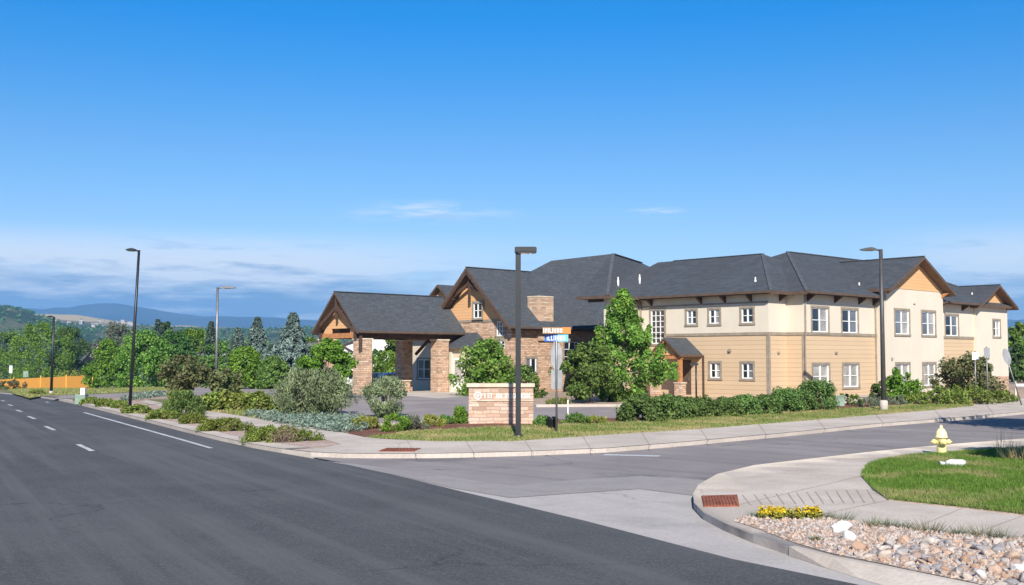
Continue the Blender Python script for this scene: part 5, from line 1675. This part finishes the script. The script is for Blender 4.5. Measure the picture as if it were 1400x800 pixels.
# ------------------------------------------------------------------ street furniture
def lamp_post(px, ybase, ytop, D, label, mat, head='box', side=1, w=0.16, lean=0.0, base_h=0.0, arm=0.7, name='street_lamp'):
    q = at_depth(px, 488, D) if D else None
    if D is None:
        p = PXL(px, ybase)
    else: p = Vector((q.x, q.y, T(q.x, q.y) + 0.13))
    D = p.y
    top = at_depth(px, ytop, D).z - p.z
    t = thing(name, p, label, 'street lamp')
    t.rotation_euler = (0, lean, 0)
    bm = bmesh.new(); lathe(bm, [(w * .9, -.2), (w * .9, .06 + base_h), (w * .7, .1 + base_h), (w * .55, .12 + base_h)], 14)
    obj_from_bm('base', bm, M['kerb' if base_h else mat], t)
    bm = bmesh.new()
    if head == 'box': box(bm, -w / 2, w / 2, -w / 2, w / 2, 0.0, top)
    else: tube(bm, [(0, 0, 0), (0, 0, top * .5), (0, 0, top)], [w * .56, w * .48, w * .42], 10)
    obj_from_bm('pole', bm, M[mat], t)
    if head == 'box':
        bm = bmesh.new(); box(bm, w * .5, w * .5 + .14, -.05, .05, top - .18, top - .08); obj_from_bm('arm', bm, M[mat], t)
        bm = bmesh.new(); box(bm, -.12, .62, -.2, .2, top - .20, top + .0); bmesh.ops.bevel(bm, geom=bm.edges[:], offset=0.025, segments=2, affect='EDGES')
        hd = obj_from_bm('lamp_head', bm, M[mat], t)
        bm = bmesh.new(); box(bm, .0, .56, -.16, .16, top - .215, top - .20); obj_from_bm('lens', bm, M['glass_blind'], hd)
    else:
        s = side
        bm = bmesh.new(); tube(bm, [(0, 0, top - .06), (s * arm * .35, 0, top + .0)], [.05, .045], 8); obj_from_bm('arm', bm, M[mat], t)
        bm = bmesh.new()
        prof = [(.30, -.06), (.34, .05), (.55, .10), (.85, .075), (1.1, .02), (1.15, -.04), (.8, -.06)]
        prism(bm, [(s * (x * arm), -.16, top + z) for x, z in prof], (0, 0, 0), (0, .32, 0))
        hd = obj_from_bm('lamp_head', bm, M[mat], t)
        bm = bmesh.new(); a, b = sorted((s * .45 * arm, s * 1.0 * arm)); box(bm, a, b, -.12, .12, top - .085, top - .066); obj_from_bm('lens', bm, M['glass_blind'], hd)
    return t


lamp_post(708.5, 598, 338, None, 'black square lamp post on the lawn in front of the stone sign', 'black_metal', 'box', w=0.18)
lamp_post(177.5, 557, 342, None, 'tall slender black street lamp beside the main road', 'black_metal', 'cobra', -1, .17, R(2.2), 0, 0.62)
lamp_post(296, 550, 393, 66, 'grey lamp post of the parking lot behind a bronze tree', 'grey_metal', 'cobra', 1, .17, 0, 0, 0.95)
lamp_post(70, 538.5, 433, None, 'distant black street lamp before the orange fence', 'black_metal', 'cobra', -1, .24, R(0.6), .15, 0.5)
lamp_post(1207, 551, 341, 55.5, 'bronze lamp post with concrete foot before the cream gabled bay', 'bronze_metal', 'cobra', -1, .23, 0, .40, 0.9)

# monument sign
p = PXL(685, 579); D = p.y
t = thing('monument_sign', (p.x, p.y + .3, p.z), 'low pale stone monument sign with a stone cap and white lettering', 'sign')
W_ = px_size(88, D) / 2; H_ = at_depth(685, 529.5, D).z - p.z
bm = bmesh.new(); box(bm, -W_, W_, -.3, .3, -.2, H_); obj_from_bm('stone_body', bm, M['sign_stone'], t)
bm = bmesh.new(); box(bm, -W_ - .09, W_ + .06, -.37, .37, H_, H_ + px_size(5, D)); bmesh.ops.bevel(bm, geom=bm.edges[:], offset=0.015, segments=1, affect='EDGES'); obj_from_bm('cap', bm, M['cap_stone'], t)
zl = H_ - px_size(15, D); hl = px_size(6.5, D)
bm = bmesh.new(); box(bm, -W_ + .06, W_ + .0, -.345, -.30, zl - .10, zl - .055); obj_from_bm('ledge', bm, M['cap_stone'], t)
bm = bmesh.new()
xe = -W_ + .36
for k in range(24):                                   # round emblem: a ring with a small leaf in it
    a0, a1 = k * math.pi / 12, (k + 1) * math.pi / 12
    ro, ri = .15, .112
    prism(bm, [(xe + math.cos(a) * r, -.30, zl + .10 + math.sin(a) * r) for a, r in ((a0, ri), (a0, ro), (a1, ro), (a1, ri))], (0, 0, 0), (0, -.03, 0))
for sg in (-1, 1): prism(bm, [(xe, -.3, zl + .02), (xe + sg * .06, -.3, zl + .10), (xe, -.3, zl + .18)], (0, 0, 0), (0, -.025, 0))
obj_from_bm('emblem', bm, M['sign_white'], t)
bm = bmesh.new()
rgs = random.Random(4); x = xe + .26; z0 = zl + .0
glyphs = ['I', 'L', 'H', 'E', 'T', 'O', 'U']
while x < W_ - .16:
    if rgs.random() < .14: x += .09; continue
    g = rgs.choice(glyphs); w_ = .085; h_ = hl; k = .026
    rects = [(0, k, 0, h_)]
    if g in 'LEOU': rects.append((k, w_, 0, k))
    if g in 'EOT': rects.append((k if g != 'T' else -.03, w_, h_ - k, h_))
    if g in 'HE': rects.append((k, w_ if g == 'H' else w_ * .8, h_ / 2 - k / 2, h_ / 2 + k / 2))
    if g in 'HOU': rects.append((w_ - k, w_, k if g != 'H' else 0, h_ - (k if g == 'O' else 0)))
    for a, b, c, d in rects: box(bm, x + a, x + b, -.335, -.30, z0 + c, z0 + d)
    x += w_ + .04
obj_from_bm('lettering', bm, M['sign_white'], t)

# street-name and stop sign post, seen from behind
p = PXL(761, 591); D = p.y
t = thing('street_sign_post', p, 'street name blades above a stop sign seen from behind on a steel post', 'sign')
zt = at_depth(761, 448, D).z - p.z
S = lambda y: at_depth(761, y, D).z - p.z
u = D / FPX
bm = bmesh.new(); lathe(bm, [(.038, -.2), (.038, S(466)), (.03, S(466) + .01)], 10); obj_from_bm('post', bm, M['grey_metal'], t)
bm = bmesh.new(); oc = []
rx, rz = 7.6 * u, 20 * u
for k in range(8):
    a = math.pi / 8 + k * math.pi / 4
    oc.append((math.cos(a) * rx * 1.08, 0.045, S(487) + math.sin(a) * rz * 1.04))
prism(bm, oc, (0, 0, 0), (0, .006, 0)); o = obj_from_bm('stop_sign', bm, M['sign_back'], t); o.rotation_euler = (0, 0, 0)
bm = bmesh.new(); box(bm, -7.2 * u, 7.6 * u, .045, .051, S(532), S(506)); obj_from_bm('plate', bm, M['sign_back'], t)
def blade(x0, x1, y0, y1, yoff, parts, strokes_at, ang, seed):
    bm = bmesh.new()
    for a, b, mi in parts: box(bm, (x0 + (x1 - x0) * a) * u, (x0 + (x1 - x0) * b) * u, yoff - .012, yoff + .012, S(y1), S(y0), mi)
    rr = random.Random(seed); x = x0 + (x1 - x0) * strokes_at[0]; end = x0 + (x1 - x0) * strokes_at[1]
    hh = S(y0) - S(y1); zz = S(y1)
    while x < end:
        k = rr.choice('IILHV')
        box(bm, x * u, (x + .95) * u, yoff - .018, yoff - .0115, zz + hh * .14, zz + hh * .86, 4)
        if k == 'L': box(bm, (x + .96) * u, (x + 2.6) * u, yoff - .018, yoff - .0115, zz + hh * .14, zz + hh * .28, 4); x += 1.6
        if k == 'H':
            box(bm, (x + .96) * u, (x + 2.39) * u, yoff - .018, yoff - .0115, zz + hh * .44, zz + hh * .58, 4); box(bm, (x + 2.4) * u, (x + 3.3) * u, yoff - .018, yoff - .0115, zz + hh * .14, zz + hh * .86, 4); x += 2.4
        x += 2.1
    o = obj_from_bm('name_blade', bm, [M['sign_brown'], M['sign_orange'], M['sign_blue'], M['sign_ltblue'], M['sign_white']], t)
    o.rotation_euler = (0, 0, ang)


blade(-19.5, 19.5, 447.5, 456.5, -.05, [(0, .70, 0), (.70, 1, 1)], (.03, .70), R(8), 3)
blade(-16.5, 16.5, 457.5, 467, 0.0, [(0, .56, 2), (.56, 1, 3)], (.10, .88), R(-14), 5)

# little black bin at the foot of the post, white marker stake, path lamp
p = PXL(755.5, 587)
t = thing('litter_bin', p, 'small black litter container at the foot of the street sign', 'bin')
bm = bmesh.new(); lathe(bm, [(.15, 0), (.17, .08), (.19, .34), (.21, .36), (.21, .40), (.17, .42)], 14); obj_from_bm('body', bm, M['plastic_black'], t)
bm = bmesh.new(); box(bm, -.03, .17, -.03, .03, .41, .47); obj_from_bm('handle', bm, M['plastic_black'], t)
p = PXL(776.5, 574)
t = thing('marker_stake', p, 'slim pale marker stake at the driveway edge', 'stake')
bm = bmesh.new(); box(bm, -.022, .022, -.022, .022, -.1, px_size(24, p.y)); obj_from_bm('stake', bm, M['sign_white'], t)
bm = bmesh.new(); box(bm, -.026, .026, -.03, .03, px_size(24, p.y), px_size(27, p.y)); obj_from_bm('reflector', bm, M['sign_white'], t)
p = PXL(952, 548)
t = thing('path_lamp', p, 'thin dark path lamp beside the porch', 'lamp')
hp = at_depth(952, 499, p.y).z - p.z
bm = bmesh.new(); lathe(bm, [(.05, -.1), (.05, hp)], 8); obj_from_bm('pole', bm, M['black_metal'], t)
bm = bmesh.new(); box(bm, -.32, .12, -.12, .12, hp - .02, hp + .10); obj_from_bm('lamp_head', bm, M['black_metal'], t)

# hydrant
p = PXL(1287.5, 621.5); D = p.y; hh = px_size(41, D)
t = thing('fire_hydrant', (p.x, p.y, p.z - .02), 'pale yellow fire hydrant at the edge of the corner lawn', 'hydrant', R(-25))
s = hh
bm = bmesh.new(); lathe(bm, [(.20 * s, -.03), (.20 * s, .03 * s), (.155 * s, .045 * s), (.148 * s, .10 * s), (.152 * s, .40 * s), (.165 * s, .56 * s), (.18 * s, .575 * s)], 22); obj_from_bm('barrel', bm, M['hydrant'], t)
bm = bmesh.new(); lathe(bm, [(.205 * s, .575 * s), (.207 * s, .61 * s), (.19 * s, .63 * s), (.185 * s, .68 * s), (.165 * s, .76 * s), (.12 * s, .84 * s), (.075 * s, .88 * s)], 22); obj_from_bm('bonnet', bm, M['hydrant_cap'], t)
bm = bmesh.new(); lathe(bm, [(.062 * s, .87 * s), (.062 * s, .93 * s), (.045 * s, .94 * s), (.04 * s, 1.0 * s)], 5); obj_from_bm('operating_nut', bm, M['hydrant_cap'], t)
for a, r, ln in ((R(200), .075, .30), (R(20), .075, .29), (R(290), .10, .28)):
    bm = bmesh.new(); lathe(bm, [(r * .85 * s, .10 * s), (r * .85 * s, (ln - .10) * s), (r * 1.15 * s, (ln - .10) * s), (r * 1.15 * s, (ln - .02) * s), (r * .5 * s, ln * s), (r * .38 * s, (ln + .05) * s)], 14, 'x')
    o = obj_from_bm('nozzle', bm, M['hydrant'], t); o.location = (0, 0, .44 * s); o.rotation_euler = (0, 0, a)
for k in range(8):
    pass

# litter on the lawn
p = PXL(1305, 639)
o = thing('litter', p, 'crumpled white plastic litter lying on the corner lawn', 'litter', R(6))
bm = bmesh.new(); tube(bm, [(-.22, 0, .09), (-.1, .01, .11), (.05, 0, .09), (.2, .01, .10), (.27, 0, .09)], [.05, .095, .085, .095, .055], 9)
for v in bm.verts: v.co += Vector((random.Random(int(v.co.x * 999)).uniform(-.02, .02), 0, random.Random(int(v.co.y * 999)).uniform(-.02, .02)))
obj_from_bm('bag', bm, M['litter'], o)
bm = bmesh.new(); tube(bm, [(-.36, .02, .07), (-.24, 0, .10)], [.09, .035], 8); obj_from_bm('neck', bm, M['litter'], o)

# tactile panels
def tactile(pts, label):
    q = [Vector((*G2(*a), 0)) for a in pts]
    c = sum(q, Vector()) / 4
    t = thing('tactile_panel', (c.x, c.y, T(c.x, c.y) + 0.13), label, 'ramp panel')
    ex = (q[1] - q[0]); ey = (q[3] - q[0])
    bm = bmesh.new()
    prism(bm, [v - c + Vector((0, 0, -.02)) for v in q], (0, 0, 0), (0, 0, .032 + .008))
    obj_from_bm('plate', bm, M['rust'], t)
    bm = bmesh.new(); n = 11
    for i in range(n):
        a = q[0] + ex * ((i + .5) / n) - c; b = a + ey
        beam(bm, a.lerp(b, .05) + Vector((0, 0, .024)), a.lerp(b, .95) + Vector((0, 0, .024)), ex.length / n * .5, .018)
    obj_from_bm('rib', bm, M['rust'], t)


tactile([(962, 693.5), (1011, 693), (1008, 677.5), (959, 679)], 'rust red tactile panel at the tip of the near corner')
tactile([(516, 618), (566, 618.3), (570, 613.8), (529, 613.4)], 'rust red tactile panel at the far sidewalk corner')

# low retaining wall, utility boxes, bollard and the signs at the right
a, b = Vector(G2(1150, 551)), Vector(G2(1246, 547))
o = thing('low_wall', (a.x, a.y, T(a.x, a.y)), 'low pale concrete wall behind the dry grass clumps', 'wall', math.atan2((b - a).y, (b - a).x))
L_ = (b - a).length
bm = bmesh.new(); box(bm, 0, L_, -.15, .15, -.3, .42); obj_from_bm('block_course', bm, M['block'], o)
bm = bmesh.new(); box(bm, -.05, L_ + .05, -.2, .2, .42, .52); obj_from_bm('cap', bm, M['sidewalk'], o)
p = PXL(1147, 555)
t = thing('utility_box', p, 'dark green utility box at the end of the hedge', 'utility box')
bm = bmesh.new(); box(bm, -.25, .25, -.2, .2, -.1, .5); bmesh.ops.bevel(bm, geom=bm.edges[:], offset=0.02, segments=1, affect='EDGES'); obj_from_bm('cabinet', bm, M['util_green'], t)
bm = bmesh.new(); box(bm, -.29, .29, -.24, .24, .5, .56); obj_from_bm('lid', bm, M['util_green'], t)
p = PXL(1240, 547)
t = thing('bollard', p, 'short cream yellow bollard beside the round facade shrub', 'bollard')
bm = bmesh.new(); lathe(bm, [(.14, -.1), (.14, .55), (.11, .64), (.0001, .68)], 14); obj_from_bm('post', bm, M['hydrant'], t)
bm = bmesh.new(); lathe(bm, [(.15, .40), (.15, .46)], 14); obj_from_bm('band', bm, M['hydrant_cap'], t)


def post_sign(px, yb, yt, y_sign, wpx, hpx, D, label, mat, shape='rect', lean=0.0, name='road_sign'):
    q = at_depth(px, 488, D); p = Vector((q.x, q.y, T(q.x, q.y) + .13))
    t = thing(name, p, label, 'sign'); t.rotation_euler = (0, lean, 0)
    u = D / FPX; S = lambda y: at_depth(px, y, D).z - p.z
    bm = bmesh.new(); lathe(bm, [(.04, -.2), (.04, S(yt))], 8); obj_from_bm('post', bm, M['grey_metal'], t)
    bm = bmesh.new(); zc = S(y_sign); w, h = wpx * u / 2, hpx * u / 2
    if shape == 'rect': box(bm, -w, w, -.055, -.042, zc - h, zc + h)
    else: prism(bm, [(math.cos(math.pi / 8 + k * math.pi / 4) * w * 1.08, -.055, zc + math.sin(math.pi / 8 + k * math.pi / 4) * h * 1.08) for k in range(8)], (0, 0, 0), (0, .012, 0))
    obj_from_bm('plate', bm, M[mat], t)
    return t


post_sign(1333, 545, 480, 487, 9, 10, 64, 'small white sign on a thin post before the bronze tree', 'sign_white')
post_sign(1349, 545, 474, 482, 8, 13, 63, 'grey backed small sign right of the white sign', 'sign_back')
post_sign(1395, 545, 474, 485, 10, 22, 62, 'leaning octagonal sign seen from behind at the right edge', 'sign_back', 'oct', R(-16))
p = PXL(1395, 545)
t = thing('roadside_barrier', p, 'short pale rail fence at the right edge of the picture', 'fence')
bm = bmesh.new()
for x in (-.3, .5, 1.3): box(bm, x - .05, x + .05, -.05, .05, -.1, 1.1)
obj_from_bm('post', bm, M['sidewalk'], t)
bm = bmesh.new(); box(bm, -.4, 1.5, -.09, -.05, .8, .95); obj_from_bm('rail', bm, M['sign_white'], t)

p = PXL(113, 551)
t = thing('utility_cabinet', p, 'pale green utility cabinet beside the driveway on the left', 'utility box')
bm = bmesh.new(); box(bm, -.40, .26, -.3, .3, -.1, .55); bmesh.ops.bevel(bm, geom=bm.edges[:], offset=0.03, segments=1, affect='EDGES'); obj_from_bm('cabinet', bm, M['util_green'], t)
bm = bmesh.new(); box(bm, -.02, .25, -.36, -.1, .5, .95); obj_from_bm('notice_plate', bm, M['sign_white'], t)

# orange fence
pts = [(-30, 528.5), (20, 527.6), (57, 530), (90, 531.5), (128, 533)]
W = [at_depth(x_, 488, d_).xy for x_, d_ in ((-30, 215), (20, 200), (57, 186), (92, 168), (128, 150))]
t = thing('board_fence', (W[0].x, W[0].y, 0), 'long orange stained board fence under the trees on the left', 'fence')
def fence_run(pw, h0, h1):
    bm = bmesh.new()
    for a, b in zip(pw, pw[1:]):
        L_ = (b - a).length; n = max(1, int(L_ / .32))
        d = (b - a) / L_; s = Vector((-d.y, d.x))
        for i in range(n):
            p0 = a + d * (L_ * i / n); p1 = a + d * (L_ * (i + .93) / n)
            z0 = T(p0.x, p0.y) + .05; h = h0 + (h1 - h0) * ((i * 37) % 11) / 11 * .3 + random.Random(i).uniform(-.03, .03)
            q = [Vector((p0.x, p0.y, z0)), Vector((p1.x, p1.y, z0)), Vector((p1.x, p1.y, z0 + h)), Vector((p0.x, p0.y, z0 + h))]
            prism(bm, [v - t.location for v in q], (0, 0, 0), (s.x * .03, s.y * .03, 0))
    obj_from_bm('board_panel', bm, M['fence_wood'], t)
    for a in pw:
        bm = bmesh.new(); z0 = T(a.x, a.y)
        box(bm, a.x - .08 - t.location.x, a.x + .08 - t.location.x, a.y - .22 - t.location.y, a.y - .05 - t.location.y, z0 - .2, z0 + h1 + .15)
        obj_from_bm('post', bm, M['fence_wood'], t)
fence_run(W, 1.85, 2.1)

# road signs far on the left
for x, yb, yt, ys, w, h, D, lb, mt in ((36, 533, 508, 511.5, 7, 8, 178, 'pale green small sign before the bright tree', 'util_green'), (15.5, 533, 497, 505, 4, 10, 205, 'tall white sign beside the road far on the left', 'sign_white')):
    post_sign(x, yb, yt, ys, w, h, D, lb, mt)

# cars
def make_car(loc, rz, paint, label, group=None):
    t = thing('parked_car', loc, label, 'car', rz, group)
    prof = [(-2.2, .35), (-2.25, .62), (-2.15, .92), (-1.5, 1.0), (-.9, 1.42), (.55, 1.45), (1.25, .98), (2.0, .86), (2.22, .62), (2.2, .32)]
    bm = bmesh.new(); prism(bm, [(x, -.85, z) for x, z in prof], (0, 0, 0), (0, 1.7, 0))
    for v in bm.verts:
        if v.co.z > 1.2: v.co.y *= .78
    bmesh.ops.bevel(bm, geom=bm.edges[:], offset=0.05, segments=2, affect='EDGES')
    obj_from_bm('body', bm, M[paint], t)
    for s in (-1, 1):
        bm = bmesh.new(); prism(bm, [(-1.25, s * .80, 1.0), (-.8, s * .70, 1.36), (.45, s * .70, 1.38), (1.0, s * .80, 1.0)], (0, 0, 0), (0, s * .04, 0)); obj_from_bm('side_window', bm, M['glass'], t)
        for x in (-1.35, 1.38):
            bm = bmesh.new(); lathe(bm, [(.18, -.1), (.33, -.1), (.33, .1), (.18, .1)], 18, 'y', (x, s * .80, .33)); w = obj_from_bm('wheel', bm, M['rubber'], t)
            bm = bmesh.new(); lathe(bm, [(.2, -.02), (.2, .115), (.05, .12)] if s > 0 else [(.05, -.12), (.2, -.115), (.2, .02)], 14, 'y', (x, s * .80, .33)); obj_from_bm('rim', bm, M['grey_metal'], w)
        bm = bmesh.new(); box(bm, 2.12, 2.24, s * .62 - .16, s * .62 + .16, .62, .76); obj_from_bm('headlight', bm, M['glass_blind'], t)
    bm = bmesh.new(); prism(bm, [(.62, -.62, 1.39), (1.2, -.74, 1.02), (1.2, .74, 1.02), (.62, .62, 1.39)], (0, 0, 0), (.03, 0, .03)); obj_from_bm('windscreen', bm, M['glass'], t)
    bm = bmesh.new(); prism(bm, [(-.98, -.62, 1.37), (-1.5, -.74, 1.04), (-1.5, .74, 1.04), (-.98, .62, 1.37)], (0, 0, 0), (-.03, 0, .03)); obj_from_bm('rear_window', bm, M['glass'], t)
    return t


q = at_depth(538, 488, 106); make_car((q.x, q.y, T(q.x, q.y) + .14), R(20), 'car_blue', 'blue car parked beyond the entrance canopy')
q = at_depth(512, 488, 104); make_car((q.x, q.y, T(q.x, q.y) + .14), R(75), 'car_dark', 'dark car parked beyond the left canopy column')

# houses
def house(x, D, w, d, h, rh, rz, mat, label, z=None, windows=2, name='house'):
    q = at_depth(x, 488, D); zz = T(q.x, q.y) if z is None else z
    t = thing(name, (q.x, q.y, zz), label, 'house', rz)
    bm = bmesh.new()
    prism(bm, [(-w / 2, -d / 2, -1), (w / 2, -d / 2, -1), (w / 2, -d / 2, h), (0, -d / 2, h + rh), (-w / 2, -d / 2, h)], (0, 0, 0), (0, d, 0)); obj_from_bm('wall', bm, M[mat], t)
    k = .5; sl = rh / (w / 2)
    roof('roof', [(-w / 2 - k, -d / 2 - k, h - k * sl + .12), (0, -d / 2 - k, h + rh + .12), (w / 2 + k, -d / 2 - k, h - k * sl + .12), (-w / 2 - k, d / 2 + k, h - k * sl + .12), (0, d / 2 + k, h + rh + .12), (w / 2 + k, d / 2 + k, h - k * sl + .12)],
         [(0, 1, 4, 3), (1, 2, 5, 4)], t, .1).data.materials[0] = M['house_roof']
    f = Face((-w / 2, -d / 2), (1, 0), (0, -1))
    for i in range(windows):
        u0 = w * (i + .5) / windows - .6
        for z0 in ([1.0] if h < 4 else [1.0, 3.8]):
            bm = bmesh.new(); fbox(bm, f, u0, u0 + 1.2, z0, z0 + 1.3, -.02, .05); wn = obj_from_bm('window', bm, M['white'], t)
            bm = bmesh.new(); fbox(bm, f, u0 + .1, u0 + 1.1, z0 + .1, z0 + 1.2, .05, .06); obj_from_bm('pane', bm, M['glass'], wn)
    return t


house(130, 265, 7.5, 10, 5.5, 5.0, R(25), 'house_grey', 'grey gabled house between the fence and the cottonwood')
house(440, 150, 9, 14, 3.3, 2.6, R(25), 'house_white', 'white gabled house left of the entrance canopy')
house(524, 165, 12, 9, 5.5, 2.0, R(-10), 'house_white', 'pale house seen through the entrance canopy')
house(283, 330, 10, 12, 9.5, 3.0, R(60), 'house_white', 'white house showing between the distant trees')

M['town_wall'] = plain('pale_town_wall', (0.36, 0.34, 0.31), 0.9)
# far town on the hillside: one mass of little houses
rg = random.Random(9); bm = bmesh.new()
for k in range(130):
    px = rg.uniform(-30, 180); r = rg.uniform(2050, 2760)
    th = math.atan((px - 700) / FPX); x, y = r * math.sin(th), r * math.cos(th)
    z = land(x, y) + .5
    if 488 - (z - CAM_Z) * FPX / y < 443: continue; w, d, h = rg.uniform(2.2, 3.6), rg.uniform(2.5, 4), rg.uniform(1.4, 2.2)
    a = rg.uniform(0, 3.14); c, s_ = math.cos(a), math.sin(a)
    P_ = lambda u, v, q: (x + c * u - s_ * v, y + s_ * u + c * v, z + q)
    prism(bm, [P_(-w, -d, -1.5), P_(w, -d, -1.5), P_(w, -d, h), P_(-w, -d, h)], (0, 0, 0), (-s_ * 2 * d, c * 2 * d, 0), rg.choice((0, 0, 1)))
    prism(bm, [P_(-w - .5, -d - .5, h), P_(w + .5, -d - .5, h), P_(0, -d - .5, h + w * .5)], (0, 0, 0), (-s_ * (2 * d + 1), c * (2 * d + 1), 0), 2)
tag(obj_from_bm('hillside_town', bm, [M['town_wall'], M['house_grey'], M['house_roof']]), 'far town of small pale houses on the hillside', None, None, 'stuff')
# scattered scrub and trees on the valley side
cl = []
for k in range(2600):
    px = rg.uniform(-40, 480); r = rg.uniform(420, 2250)
    th = math.atan((px - 700) / FPX); x, y = r * math.sin(th), r * math.cos(th)
    cl.append((x, y, land(x, y) + 2.0, rg.uniform(2.2, 5.0)))
tag(leaves('hillside_woodland', cl, 14, 3.4, M['leaf_dark'], None, 12, aspect=.8), 'far woodland and scrub on the valley side', None, None, 'stuff')
